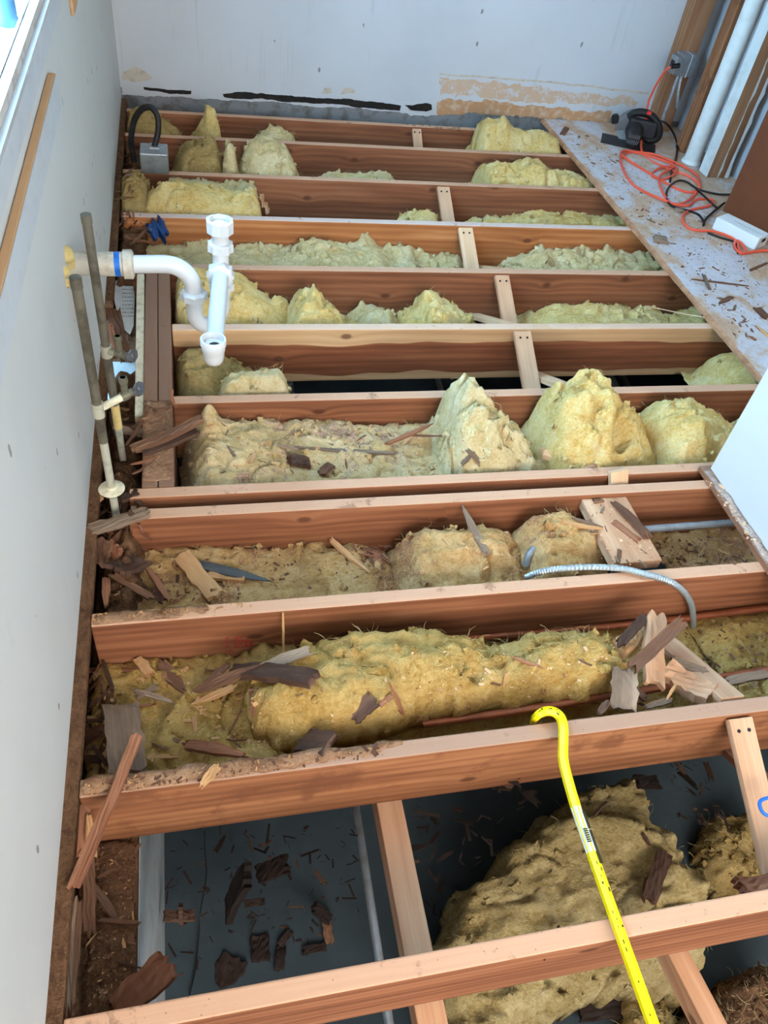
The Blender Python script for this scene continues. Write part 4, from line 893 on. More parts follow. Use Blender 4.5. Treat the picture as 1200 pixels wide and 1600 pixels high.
# ------------------------------------------------------------------ left box with looped conduit, blue scrap
jc = np.array([-0.132, 3.735, 0.001])
t = empty('junction_box', jc, 'gray galvanised junction box resting on a joist near the left wall', 'electrical box')
bevel(MB().box(jc+[-0.062, -0.09, 0], jc+[0.058, 0.03, 0.088]).build('box_body', 'steel', t), 0.004)
bevel(MB().box(jc+[-0.020, -0.045, 0.0885], jc+[0.022, 0.01, 0.098]).build('clamp', 'steel', t), 0.002)
lp = [jc+[0.0, -0.02, 0.09], aty(247, 205, 3.74), aty(246, 182, 3.76), aty(236, 168, 3.78), aty(222, 170, 3.8), aty(211, 185, 3.82), aty(206, 205, 3.83), aty(205, 225, 3.84), aty(208, 240, 3.84), aty(210, 252, 3.84)]
MB().tube(spline(lp, 14), 0.0125, 12, ridge=1.1).build('looped_conduit', 'black_plastic', t, True)
p = drop(246, 352); V, Fc = splint(0.09, 0.07, 0.03, 12, 0.03, 0.03, 0.7, 0.8, 0.3)
tag(link('plastic_scrap', V, Fc, 'blue_plastic', world=Matrix.Translation((p[0], 3.19, -0.03)) @ Matrix.Rotation(0.5, 4, 'Z') @ Matrix.Rotation(0.7, 4, 'X')), 'crumpled dark blue plastic scrap against the whitish-topped joist, near the left wall', 'scrap')
pp = aty(413, 318, 3.40); V, Fc = splint(0.10, 0.05, 0.003, 21, 0.03, 0.02, 0.8, 0.9, 0.3)
tag(link('kraft_paper_scrap', V, Fc, 'kraft', world=Matrix.Translation(pp) @ Matrix.Rotation(1.1, 4, 'Y') @ Matrix.Rotation(0.3, 4, 'X')), 'torn brown kraft paper flap at the end of the plump roll', 'paper')

# ------------------------------------------------------------------ conduits and copper in the near bays
def tube_thing(name, pts, r, mat, lab, cat, n=12, ridge=None, steps=12, parts=()):
    return tag(MB().tube(spline(pts, steps), r, n, ridge=ridge).build(name, mat, smooth=ridge is None), lab, cat)
tube_thing('flexible_conduit', [atz(822, 902, -0.05), atz(846, 893, -0.01), atz(880, 888, 0.012), atz(930, 886, 0.014), atz(975, 889, 0.016), atz(1015, 899, 0.018), aty(1045, 908, 1.165), aty(1066, 922, 1.158), aty(1079, 942, 1.152), aty(1083, 966, 1.150), aty(1082, 985, 1.150)], 0.0095, 'flex', 'ribbed silver flexible conduit draped over a joist in front of the plank', 'conduit', ridge=0.86, steps=16)
tube_thing('rigid_conduit', [atz(822, 884, -0.10), atz(828, 866, -0.07), atz(842, 852, -0.055), atz(868, 840, -0.05), atz(905, 834, -0.05), atz(960, 830, -0.075), atz(1020, 826, -0.085), atz(1140, 817, -0.085), atz(1400, 800, -0.085)], 0.012, 'emt', 'smooth gray conduit bending beneath the flat plank', 'conduit')
tube_thing('copper_pipe', [atz(660, 1131, -0.12), atz(800, 1112, -0.105), atz(960, 1086, -0.09), atz(1060, 1070, -0.085), atz(1130, 1058, -0.085), atz(1300, 1032, -0.085)], 0.0105, 'copper', 'bare copper pipe in the scrap bay just behind the pry bar joist', 'pipe', steps=4)
tube_thing('copper_pipe', [aty(640, 1008, 1.155), aty(760, 995, 1.155), aty(1000, 974, 1.155), aty(1200, 950, 1.155), aty(1400, 928, 1.155)], 0.0105, 'copper', 'dull copper pipe along the foot of the red-stamped joist', 'pipe', steps=4)

# ------------------------------------------------------------------ yellow wrecking bar
bar = [aty(832, 1131, 0.845)+[0, 0, 0.0], atz(838, 1120, 0.012), atz(850, 1112, 0.030), atz(864, 1112, 0.034), atz(875, 1120, 0.030), atz(880, 1136, 0.024), atz(880, 1160, 0.016), atz(880, 1185, 0.012), atz(885, 1210, 0.010), atz(900, 1262, 0.012), atz(922, 1325, 0.014), atz(966, 1450, 0.018), atz(1020, 1600, 0.022), atz(1075, 1750, 0.026)]
S = spline(bar, 12); K = len(S)
rad = np.interp(np.arange(K), [0, 8, 24, 60, K-1], [0.0065, 0.009, 0.011, 0.0115, 0.0115])
t = empty('wrecking_bar', atz(900, 1262, 0.0), 'yellow hooked wrecking bar leaning across the two nearest joists', 'pry bar')
MB().tube(S, rad, 6).build('bar_shaft', 'yellow', t, True)
T_ = lambda p, q, r, name, m: MB().tube([S[i] for i in range(p, q)], r, 6, cap=True).build(name, m, t, True)
i0 = int(np.argmin(np.linalg.norm(S-atz(901, 1264, 0.012), axis=1))); i1 = int(np.argmin(np.linalg.norm(S-atz(926, 1336, 0.014), axis=1)))
Q = np.array([S[i0]+(S[i1]-S[i0])*u for u in np.linspace(0, 1, 6)])
MB().tube(Q, 0.0119, 6).build('sticker', 'sticker', t, True)
ax = (S[i1]-S[i0])/np.linalg.norm(S[i1]-S[i0]); side = np.cross(ax, (0, 0, 1)); side /= np.linalg.norm(side)
mb = MB(); 
for k in range(7):
    c = S[i0]+(S[i1]-S[i0])*(0.52+0.045*k)+np.array([0, 0, 0.0105]); mb.obox(c+side*0.001, ax*0.0012, side*0.0045, (0, 0, 0.0012))
mb.build('barcode', 'ink', t)
mb = MB()
for u0, u1, sdn in ((0.12, 0.5, -1), (0.55, 1.25, -1)):
    a_ = S[i0]+(S[i1]-S[i0])*u0; b_ = S[i0]+(S[i1]-S[i0])*u1; c = (a_+b_)/2-side*0.009+np.array([0, 0, 0.006]); mb.obox(c, (b_-a_)/2, side*0.0035, (0, 0, 0.0035))
mb.build('black_label', 'navyblack', t)
r = random.Random(4)
for k in range(26):
    i = r.choice([r.randrange(14, 50), r.randrange(K-34, K-8)]); p = S[i]; dd = S[i+1]-S[i]; dd /= np.linalg.norm(dd); sd_ = np.cross(dd, (0, 0, 1)); sd_ /= np.linalg.norm(sd_)
    o_ = r.uniform(-1, 1)*0.006; mb = MB(); mb.obox(p+sd_*o_+np.array([0, 0, rad[i]*0.87]), dd*r.uniform(0.001, 0.004), sd_*r.uniform(0.0004, 0.0012), (0, 0, 0.0009)); mb.build('scuff', 'navyblack', t)

# ------------------------------------------------------------------ saw, cords, box, outlet on the right
sc = atz(984, 226, 0.018); fwv = atz(950, 214, 0.018)-atz(1012, 228, 0.018); fwv[2] = 0; fwv /= np.linalg.norm(fwv); rtv = np.array([fwv[1], -fwv[0], 0]); rtv = rtv if rtv[1] < 0 else -rtv
zv = np.array([0, 0, 1.0])
def SP(f_, r_, u_): return sc+fwv*f_+rtv*r_+zv*(u_+0.0005)
t = empty('circular_saw', sc, 'black corded circular saw resting on the subfloor by the back wall', 'power saw')
mb = MB(); mb.obox(SP(0.01, 0.0, 0.003), fwv*0.155, rtv*0.075, zv*0.003); bevel(mb.build('base_plate', 'black_plastic', t), 0.001)
mb = MB(); C = SP(0.01, -0.035, 0.075); n = 26; V = []
ang = np.linspace(-0.25, math.pi+0.25, n)
for rr, dy in ((0.098, -0.022), (0.098, 0.022), (0.035, 0.022), (0.035, -0.022)):
    for a in ang: V.append(C+fwv*rr*math.cos(a)+zv*rr*math.sin(a)+rtv*dy)
Fc = [(q*n+k, q*n+k+1, ((q+1) % 4)*n+k+1, ((q+1) % 4)*n+k) for q in range(4) for k in range(n-1)]+[(0, n, 2*n, 3*n), (n-1, 4*n-1, 3*n-1, 2*n-1)]
mb.add(V, Fc); bevel(mb.build('blade_guard', 'saw_gray', t, True), 0.003)
MB().lathe(C-rtv*0.006, rtv, [(0, 0.088), (0.0015, 0.088)], 48, lobes=24, depth=0.03).build('blade', 'steel', t)
mh = MB(); b0 = SP(0.0, -0.012, 0.085)
mh.lathe(b0, rtv+np.array([0, 0, -0.12]), [(0, 0.046), (0.01, 0.05), (0.05, 0.050), (0.058, 0.044), (0.10, 0.042), (0.125, 0.040), (0.135, 0.030)], 26); MO = mh.build('motor_housing', 'black_plastic', t, True)
bd = MB(); bd.obox(SP(-0.035, -0.002, 0.098), fwv*0.080, rtv*0.026, zv*0.046); bevel(bd.build('gear_housing', 'black_plastic', t), 0.014, 3)
vs = MB(); cdir = rtv+np.array([0, 0, -0.12]); cdir /= np.linalg.norm(cdir); ce = b0+cdir*0.118; uu = fwv; ww = np.cross(cdir, uu)
for k in range(-3, 4):
    for s_ in (-1, 1): vs.obox(ce+cdir*0.012+uu*(k*0.0095)+ww*s_*0.015, uu*0.0022, ww*0.010, cdir*0.008)
vs.build('vent_grille', 'saw_gray', MO)
hp = [SP(0.055, -0.02, 0.135), SP(0.02, -0.012, 0.165), SP(-0.035, -0.01, 0.172), SP(-0.085, -0.01, 0.152), SP(-0.125, -0.01, 0.115), SP(-0.135, -0.01, 0.065), SP(-0.10, -0.012, 0.040), SP(-0.055, -0.012, 0.055)]
HD = MB().tube(spline(hp, 8), 0.021, 14).build('rear_handle', 'black', t, True)
mb = MB(); mb.obox(SP(-0.05, -0.009, 0.155), fwv*0.018, rtv*0.008, zv*0.008); mb.build('trigger', 'red_plastic', HD)
mb = MB(); mb.obox(SP(-0.045, 0.010, 0.184), fwv*0.012, rtv*0.006, zv*0.008); mb.build('red_badge', 'red_plastic', HD)
MB().lathe(SP(0.115, -0.02, 0.085), fwv*0.3+zv, [(0, 0.014), (0.004, 0.020), (0.04, 0.021), (0.048, 0.014)], 16).build('front_knob', 'black', t, True)
G = lambda L, z=0.0235: [atz(x, y, z) for x, y in L]
cordpts = [SP(-0.135, -0.012, 0.09), aty(1030, 190, 4.2)]+[atz(1042, 194, 0.12), atz(1053, 210, 0.06), atz(1058, 228, 0.03), atz(1056, 248, 0.024), atz(1050, 264, 0.024), atz(1047, 284, 0.024)]
MB().tube(spline(cordpts, 10), 0.0055, 8).build('saw_cord', 'black', t, True)

ol = G([(1012, 168), (1003, 200), (1002, 236), (1040, 262), (1075, 275), (1092, 290), (1088, 300), (1060, 296), (1000, 262), (980, 250), (970, 243), (975, 236), (1000, 238), (1030, 245), (1080, 268), (1093, 285), (1085, 305), (1062, 320), (1040, 315), (1000, 296), (982, 280), (972, 262), (970, 248), (985, 238), (1012, 243), (1050, 258), (1055, 272), (1035, 280), (1018, 274), (1030, 264), (1052, 262)])
ol[0] = aty(1012, 166, 4.45)
oz = [p.copy() for p in ol]
for k, p in enumerate(oz): p[2] = max(p[2], 0.023)+0.004*((k*7) % 4 > 1)
ol2 = G([(1052, 262), (1030, 277), (1035, 300), (1050, 318), (1075, 322), (1088, 312), (1112, 312), (1110, 322), (1080, 328), (1068, 336), (1066, 346), (1075, 356), (1090, 360), (1115, 363), (1142, 371), (1152, 380), (1154, 392), (1160, 397), (1164, 390), (1158, 382), (1150, 376), (1147, 384), (1152, 394), (1162, 396), (1180, 393), (1200, 393), (1240, 398)])
for k, p in enumerate(ol2): p[2] = 0.024+0.004*(k % 3 == 1)
pl0 = [aty(1052, 103, 4.36), aty(1040, 110, 4.38), aty(1028, 128, 4.42), aty(1018, 148, 4.46)]
t = empty('extension_cord', atz(1040, 270, 0.018), 'tangled orange extension cord coiled on the subfloor beside the saw', 'cord')
MB().tube(spline(pl0+oz[:1]+oz[2:]+ol2[1:], 9), 0.0064, 8).build('cord_jacket', 'orange', t, True)
pg = aty(1054, 103, 4.36); MB().tube([pg-[0.02, 0.0, 0.004], pg+[0.026, -0.002, 0.004]], 0.0125, 12).build('plug', 'black', t, True)
b1 = [aty(1140, 303, 3.42), atz(1120, 303, 0.03), atz(1092, 296, 0.032), atz(1072, 284, 0.034), atz(1058, 283, 0.03), atz(1045, 293, 0.026), atz(1041, 308, 0.024), atz(1050, 322, 0.028), atz(1075, 329, 0.028), atz(1092, 336, 0.024), atz(1100, 348, 0.024), atz(1099, 352, 0.024), atz(1103, 342, 0.026), atz(1116, 330, 0.03), atz(1132, 317, 0.035)]
for p in b1: p[2] = max(p[2], 0.024)
b1[0] = atz(1142, 304, 0.03)
tube_thing('power_cord', b1, 0.0055, 'black', 'loose black power cord looping over the orange cord beside the white box', 'cord', 8, steps=9)
b2 = G([(1088, 296, ), (1100, 306), (1112, 318), (1122, 326)], 0.034); tube_thing('power_cord', b2, 0.0055, 'black', 'short black cord running straight towards the corner of the white box', 'cord', 8)
b3 = G([(1106, 364), (1125, 371), (1145, 377), (1152, 384), (1153, 396)], 0.0225); tube_thing('power_cord', b3, 0.0055, 'black', 'black cord end knotted with the orange cord below the white box', 'cord', 8)
# white carton
q0, q3 = atz(1112, 357, 0.0185), atz(1178, 391, 0.0185)
ux = q3-q0; lx = np.linalg.norm(ux); uy = np.array([-ux[1], ux[0], 0])/lx; uy = uy*(1 if uy[1] > 0 else -1)*0.10; ly = 0.10
cc = q0+ux/2+uy/2; cc[2] = 0.0185+0.029
t = empty('cardboard_box', cc*[1, 1, 0]+[0, 0, 0.0185], 'small white carton with an oval slot on the subfloor', 'box')
mb = MB(); mb.obox(cc, ux/2, uy/2, (0, 0, 0.029)); bevel(mb.build('carton', 'card', t), 0.002, 1)
ed = ux/lx; en = uy/ly; fc_ = cc+ux/2
mb = MB(); mb.tube([fc_+en*(-0.012)+ed*0.0004+zv*0.008, fc_+en*0.024+ed*0.0004+zv*0.008], 0.009, 12); V_ = np.array(mb.v); rel = V_-fc_; V_ = V_-np.outer(rel@ed, ed)*0.9
link('hand_slot', V_, mb.f, 'black', t)
mb = MB(); mb.obox(cc+[0, 0, 0.0294]+ux*0.12, ux*0.34, en*0.0006, zv*0.0004); mb.obox(fc_+ed*0.0006-en*0.028, ed*0.0005, en*0.0009, zv*0.028); mb.build('flap_seam', 'steel', t)
# outlet box
oc = np.array([2.735, 4.42, 0.395])
t = empty('outlet_box', oc, 'gray metal outlet box on the corner stud with the orange cord plugged in', 'outlet')
bevel(MB().box(oc+[-0.03, -0.03, -0.055], oc+[0.075, 0.05, 0.055]).build('box_body', 'steel', t), 0.006)
bevel(MB().box(oc+[-0.068, -0.045, -0.045], oc+[-0.0305, 0.03, 0.045]).build('faceplate', 'steel', t), 0.006)
MB().box(oc+[0.025, -0.0315, -0.056], oc+[0.029, 0.0505, 0.056]).build('seam_rib', 'card', t)
bevel(MB().box(oc+[-0.0695, -0.03, -0.02], oc+[-0.0683, 0.012, 0.02]).build('socket', 'black', t), 0.0004)
MB().tube([oc+[0.0, 0, -0.056], oc+[-0.012, -0.02, -0.16], oc+[-0.02, -0.03, -0.26], oc+[-0.016, -0.05, -0.376]], 0.010, 12).build('down_conduit', 'emt', t, True)
MB().tube(spline([oc+[0.012, -0.01, -0.056], oc+[0.03, -0.01, -0.14], oc+[0.055, 0.0, -0.20], oc+[0.085, 0.03, -0.235]], 20), 0.009, 10, ridge=0.85).build('flexible_conduit', 'flex', t)

# blue post pair outside the window, blue cord at right edge
p = atx(16, 25, -0.362)
tag(MB().lathe((-0.364, p[1]-0.03, 0.9965), (0, 0, 1), [(0, 0.024), (0.012, 0.024), (0.016, 0.0205), (1.0, 0.0205)], 28).build('outdoor_post', 'postblue', smooth=True), 'pale blue round post standing just outside the window', 'post')
p = atx(110, 8, WX)
tag(bevel(MB().box((WX+0.0005, p[1]-0.02, p[2]-0.022), (WX+0.010, p[1]+0.16, p[2]+0.022)).build('wood_block', 'ledger'), 0.002), 'small tan wood block on the left wall at the top edge of the photo', 'wood block')
kx = 1.235; bl = atz(1192, 1268, -0.045)
tag(MB().tube(spline([bl+[0.05, 0.03, 0.0], bl+[0.0, 0.02, 0.012], bl+[-0.012, 0.0, 0.014], bl+[0.0, -0.015, 0.012], bl+[0.05, -0.02, 0.01]], 10), 0.004, 10).build('blue_cord', 'blue_rope', smooth=True), 'bright blue cord end over the bridging stick at the right edge', 'cord')
# thin black wires hanging in the crawl space
tube_thing('black_wire', [aty(318, 1297, 0.74), atz(320, 1330, -0.5), atz(322, 1370, -0.8), atz(314, 1420, -0.95), atz(310, 1470, -0.985), atz(304, 1520, -0.99), atz(296, 1555, -0.99)], 0.0022, 'black', 'thin black wire dangling to the slab left of the conduit', 'wire', 6)

# ------------------------------------------------------------------ broken wood, splinters, crumbs
def drops(pix):
    """batch of drop()"""
    out = []
    for px, py in pix: out.append(drop(px, py))
    return out
_sc = [500]
def scrap(pa, pb, w, t, mat, label, group=None, za=None, zb=None, jag=0.02, tips=(1.0, 1.0), name='wood_scrap', cat='wood scrap', lift=0.0, reg=False):
    A = drop(*pa) if za is None else atz(*pa, za); B = drop(*pb) if zb is None else atz(*pb, zb); A = A.copy(); B = B.copy()
    if za is None: A[2] += t/2+lift
    if zb is None: B[2] += t/2+lift
    if za is None and zb is None:
        u = np.linspace(0.1, 0.9, 9); X = A[0]+(B[0]-A[0])*u; Y = A[1]+(B[1]-A[1])*u; Zl = A[2]+(B[2]-A[2])*u-t/2
        A[2] += 0; over = float(np.max(surf(X, Y)-Zl)); 
        if 0 < over < 0.08: A[2] += over*0.8; B[2] += over*0.8
    Mx, L = frame(A, B); _sc[0] += 1
    v, f = splint(L, w, t, _sc[0], min(jag, L*0.25), min(jag, L*0.25), *tips)
    Mx = Mx @ Matrix.Rotation(rng.uniform(-0.18, 0.18), 4, 'X')
    return tag(link(name, v, f, mat, world=Mx), label, cat, group)
def scatter(name, region, n, lr, wr, mats, label, group, seed, cat='splinter', ang=None, t=0.003):
    """splinters nothing tells apart, each an object of its own; region = outline in the photograph"""
    r = random.Random(seed); P = np.array(region, float); lo, hi = P.min(0), P.max(0); k = 0; tries = 0
    protos = {}
    for m in mats:
        for q in range(3):
            v, f = splint(1.0, 1.0, 1.0, seed*7+q+len(protos), 0.22, 0.22, r.choice([0.3, 0.7, 1.0]), r.choice([0.15, 0.5, 1.0]), 0.07)
            me = bpy.data.meshes.new(name); me.from_pydata(v, [], f); me.materials.append(M[m]); me.update(); protos[(m, q)] = me
    keys = sorted(protos); n_all = n; n = max(5, round(n*0.36)); lr = (lr[0]*1.15, lr[1])
    while k < n and tries < n*20:
        tries += 1; x, y = r.uniform(lo[0], hi[0]), r.uniform(lo[1], hi[1])
        if point_poly(np.array([x]), np.array([y]), P)[0] < 0: continue
        p = drop(x, y); a = r.uniform(0, math.pi) if ang is None else r.gauss(*ang); L = lr[0]+(lr[1]-lr[0])*r.random()**2; w = r.uniform(*wr); w = min(w, L*0.45)
        d = np.array([math.cos(a), math.sin(a), 0])*L/2; q1, q2 = p-d, p+d
        z1 = float(surf(np.array([q1[0]]), np.array([q1[1]]))[0]); z2 = float(surf(np.array([q2[0]]), np.array([q2[1]]))[0])
        if abs(z1-p[2]) > 0.06: z1 = p[2]
        if abs(z2-p[2]) > 0.06: z2 = p[2]
        tt = t*r.uniform(0.6, 1.4); mid = max(0, p[2]-(z1+z2)/2)
        q1[2] = min(z1, p[2]+0.05)+mid+tt*0.5; q2[2] = min(z2, p[2]+0.05)+mid+tt*0.5
        Mx, L2 = frame(q1, q2); o = bpy.data.objects.new(name, protos[r.choice(keys)]); COL.objects.link(o)
        o.matrix_basis = Mx @ Matrix.Diagonal((L2, w, tt, 1)); WM[o] = o.matrix_basis; tag(o, label, cat, group); k += 1
    chips('wood_shavings', region, int(n_all*1.6), (wr[0]*0.5, wr[0]*1.1), mats[0], seed+300, 'fine shavings among: '+group, (3.0, 9.0))
def chips(name, region, n, size, mat, seed, label, stretch=(1.0, 3.2)):
    """sawdust-sized crumbs: nobody could count them, one object"""
    r = random.Random(seed); P = np.array(region, float); lo, hi = P.min(0), P.max(0); mb = MB(); k = 0
    pts = np.c_[[r.uniform(lo[0], hi[0]) for _ in range(n*3)], [r.uniform(lo[1], hi[1]) for _ in range(n*3)]]
    pts = pts[point_poly(pts[:, 0], pts[:, 1], P) > 0][:n]
    for x, y in pts:
        p = drop(x, y); a = r.uniform(0, 6.3); s = r.uniform(*size)*(0.35+r.random()**3*1.2); l = r.uniform(*stretch); c_, s_ = math.cos(a), math.sin(a)
        mb.obox(p+[0, 0, s*0.22], np.array([c_*s*l/2, s_*s*l/2, s*r.uniform(-0.25, 0.25)]), np.array([-s_*s/2, c_*s/2, s*r.uniform(-0.2, 0.2)]), (0, 0, s*0.18))
    o = mb.build(name, mat); tag(o, label, 'wood chips', None, 'stuff'); return o

# middle bay and trimmers
scrap((202, 704), (318, 652), 0.030, 0.014, 'brown', 'tan-brown lath scrap lying across the doubled trimmers, upper of two', za=0.016, zb=0.045)
scrap((219, 708), (310, 672), 0.030, 0.012, 'dark', 'dark lath scrap lying across the doubled trimmers, lower of two', za=0.010, zb=0.012)
scrap((204, 726), (250, 712), 0.008, 0.006, 'red', 'thin stick poking over the outer trimmer, upper one', za=0.004, zb=0.006, tips=(0.4, 0.3))
scrap((205, 742), (247, 716), 0.007, 0.006, 'brown', 'thin stick poking over the outer trimmer, lower one', za=0.004, zb=0.006, tips=(0.4, 0.3))
scrap((271, 632), (277, 662), 0.014, 0.008, 'red', 'small red-brown splinter standing at the joist end behind the laths', tips=(0.5, 0.4))
scrap((196, 698), (232, 640), 0.010, 0.006, 'brown', 'thin splinter crossing the outer trimmer behind the laths', za=0.005, zb=0.01, tips=(0.6, 0.3))
scrap((456, 706), (622, 716), 0.018, 0.006, 'gray', 'long flat gray sliver lying on the littered batt', tips=(0.5, 0.8), lift=0.004)
scrap((448, 722), (487, 728), 0.042, 0.014, 'dark', 'dark curled bark chunk at the front of the littered batt')
scrap((500, 745), (520, 728), 0.030, 0.010, 'brown', 'small dark chip beside the curled bark chunk')
scrap((600, 698), (678, 664), 0.014, 0.008, 'red', 'reddish splinter pointing from the littered batt into the fluffy peak', tips=(0.7, 0.3), lift=0.004)
scrap((632, 679), (692, 682), 0.008, 0.006, 'brown', 'thin brown stick just under the reddish splinter', tips=(0.6, 0.4))
scrap((718, 736), (738, 712), 0.022, 0.005, 'gray', 'gray sliver standing against the fluffy peak', tips=(0.5, 0.9), lift=0.003)
scrap((727, 704), (750, 730), 0.024, 0.005, 'gray', 'pale gray shard crossing the gray sliver at the fluffy peak', lift=0.007)
scrap((430, 697), (468, 705), 0.010, 0.005, 'gray', 'narrow gray sliver at the left of the littered batt', tips=(0.4, 0.6))
scrap((388, 728), (400, 708), 0.018, 0.005, 'tan', 'small orange-tan chip on the littered batt', tips=(0.9, 0.3))
scrap((842, 706), (906, 716), 0.030, 0.018, 'pale', 'pale stick end tucked under the tall yellow batt', za=-0.05, zb=-0.03)
scrap((888, 713), (932, 732), 0.040, 0.018, 'bridge', 'slanted pale board end under the tall yellow batt near the close-set joists', za=-0.045, zb=-0.012)
scatter('splinter', [(320, 660), (640, 665), (700, 700), (600, 735), (310, 740)], 42, (0.015, 0.07), (0.003, 0.010), ['red', 'brown', 'gray', 'tan'], 'small wood splinter lying on the big littered batt in the middle bay', 'splinters on the littered batt', 31)
chips('wood_chips', [(310, 650), (690, 665), (830, 700), (700, 745), (290, 745)], 260, (0.002, 0.006), 'tan', 41, 'tan crumbs over the littered batt')
# conduit bay
scrap((283, 873), (339, 940), 0.048, 0.012, 'tan', 'light tan sawn offcut on the dusty batt at left', lift=0.010, jag=0.008)
scrap((300, 884), (426, 913), 0.030, 0.006, 'slate', 'long pointed slate-gray shard beside the tan offcut', tips=(0.8, 0.06), lift=0.008)
scrap((325, 902), (384, 908), 0.022, 0.012, 'tan', 'short tan stick under the slate-gray shard', jag=0.004)
scrap((172, 906), (244, 949), 0.020, 0.012, 'brown', 'slanting brown stick at the left end of the dusty batt', tips=(0.7, 0.8), lift=0.006)
scrap((226, 886), (266, 946), 0.018, 0.010, 'red', 'thin reddish lath piece left of the tan offcut', tips=(0.4, 0.8), lift=0.006)
scrap((241, 920), (256, 946), 0.022, 0.010, 'brown', 'short brown chip between the stick and the reddish lath')
scrap((180, 912), (222, 893), 0.070, 0.012, 'dark', 'dark rotten slab at the left end of the dusty batt')
scrap((512, 845), (576, 900), 0.016, 0.010, 'tan', 'slim tan stick standing across the dusty batt', tips=(0.9, 0.4), lift=0.01)
scrap((718, 799), (759, 880), 0.024, 0.008, 'gray', 'gray pointed sliver leaning on the sawdust-covered bulge', tips=(0.25, 0.9), lift=0.012)
scrap((868, 816), (940, 830), 0.014, 0.008, 'tan', 'light sliver lying over the conduit at the plank edge, upper one', tips=(0.7, 0.4), lift=0.008)
scrap((890, 812), (942, 828), 0.010, 0.006, 'gray', 'thin gray sliver at the plank edge, lower one', tips=(0.5, 0.5), lift=0.006)
scrap((953, 783), (1015, 846), 0.034, 0.008, 'brown', 'long torn brown strip on the dusty plank', tips=(0.6, 0.9), lift=0.002, jag=0.05)
scrap((925, 785), (943, 782), 0.016, 0.006, 'brown', 'small chip at the upper edge of the dusty plank')
scrap((953, 812), (1000, 848), 0.022, 0.006, 'red', 'reddish torn strip beside the long brown strip on the plank', jag=0.04)
scrap((964, 886), (968, 858), 0.012, 0.008, 'brown', 'small upright splinter at the lower end of the plank')
scatter('splinter', [(545, 848), (600, 850), (612, 872), (570, 882)], 26, (0.03, 0.09), (0.006, 0.014), ['red', 'brown'], 'reddish splinter in the pile between the dusty batt and the bulge', 'splinter pile beside the bulge', 32, ang=(-0.3, 0.5), t=0.005)
scatter('splinter', [(190, 880), (300, 870), (340, 930), (160, 945)], 26, (0.02, 0.08), (0.003, 0.012), ['red', 'brown', 'dark', 'tan'], 'small splinter at the left end of the dusty batt', 'splinters at the left of the conduit bay', 33)
scatter('splinter', [(905, 790), (1000, 785), (1035, 880), (950, 885)], 22, (0.01, 0.05), (0.003, 0.009), ['brown', 'red', 'tan', 'gray'], 'tiny splinter scattered on the dusty plank', 'splinters on the plank', 34)
scatter('splinter', [(1025, 850), (1180, 840), (1170, 880), (1035, 885)], 24, (0.01, 0.05), (0.003, 0.008), ['brown', 'dark', 'tan'], 'tiny splinter on the batt right of the plank', 'splinters right of the plank', 35)
chips('wood_chips', [(620, 850), (790, 830), (810, 890), (620, 900)], 200, (0.002, 0.006), 'tan', 42, 'sawdust crumbs on the bulge')
chips('wood_chips', [(905, 795), (985, 785), (1040, 880), (945, 885)], 150, (0.002, 0.006), 'pale', 43, 'pale crumbs on the plank')
chips('wood_chips', [(1020, 845), (1180, 835), (1180, 880), (1040, 885)], 220, (0.003, 0.007), 'brown', 44, 'brown crumbs right of the plank')
chips('wood_chips', [(150, 890), (420, 865), (600, 870), (600, 920), (160, 950)], 260, (0.002, 0.006), 'brown', 45, 'crumbs on the dusty batt')
# pile at the foot of the risers
scrap((137, 829), (236, 798), 0.036, 0.012, 'gray', 'weathered gray lath across the rubble at the riser foot', za=0.0, zb=0.012)
scrap((185, 781), (218, 768), 0.028, 0.012, 'dark', 'dark lath end at the joist behind the riser flange', za=-0.01, zb=0.0)
scrap((149, 886), (166, 838), 0.040, 0.012, 'brown', 'leaning brown board piece below the weathered gray lath', za=-0.06, zb=-0.01)
scrap((172, 880), (182, 850), 0.050, 0.014, 'red', 'stubby red-brown block beside the leaning board piece', za=-0.08, zb=-0.03)
scrap((166, 952), (166, 900), 0.020, 0.010, 'red', 'upright reddish splinter at the end of the dusty batt', za=-0.05, zb=-0.06, tips=(0.4, 0.9))
scrap((133, 800), (160, 772), 0.022, 0.008, 'tan', 'tan sliver by the wall left of the riser flange', za=-0.03, zb=-0.01)
scrap((190, 690), (178, 640), 0.036, 0.010, 'dark', 'dark torn strip behind the nearer riser', za=-0.07, zb=-0.06)
scrap((176, 668), (238, 676), 0.026, 0.010, 'gray', 'gray broken strip lying in the gap right of the risers', za=-0.03, zb=-0.01)
scrap((205, 672), (246, 640), 0.016, 0.008, 'brown', 'slim brown strip over the outer trimmer beside the gap', za=-0.02, zb=0.006)
scatter('splinter', [(135, 770), (215, 765), (225, 830), (190, 850), (130, 880)], 46, (0.025, 0.10), (0.006, 0.022), ['brown', 'dark', 'red', 'gray'], 'rotted splinter in the rubble at the riser foot', 'rubble splinters at the riser foot', 36, t=0.006)
scatter('splinter', [(180, 600), (240, 610), (262, 660), (190, 710), (165, 690)], 34, (0.02, 0.09), (0.005, 0.016), ['brown', 'red', 'dark', 'tan'], 'rotted splinter in the rubble below the daylight gap', 'rubble splinters below the gap', 37, t=0.005)
scrap((176, 478), (190, 560), 0.05, 0.012, 'brown', 'torn brown sheathing strip hanging left of the printed paper', za=-0.07, zb=-0.12, jag=0.05)
scrap((168, 500), (178, 566), 0.035, 0.010, 'red', 'reddish torn sheathing strip against the wall left of the printed paper', za=-0.06, zb=-0.10, jag=0.05)
scrap((186, 520), (198, 566), 0.04, 0.010, 'brown', 'short torn sheathing strip just above the daylight gap', za=-0.10, zb=-0.13, jag=0.04)
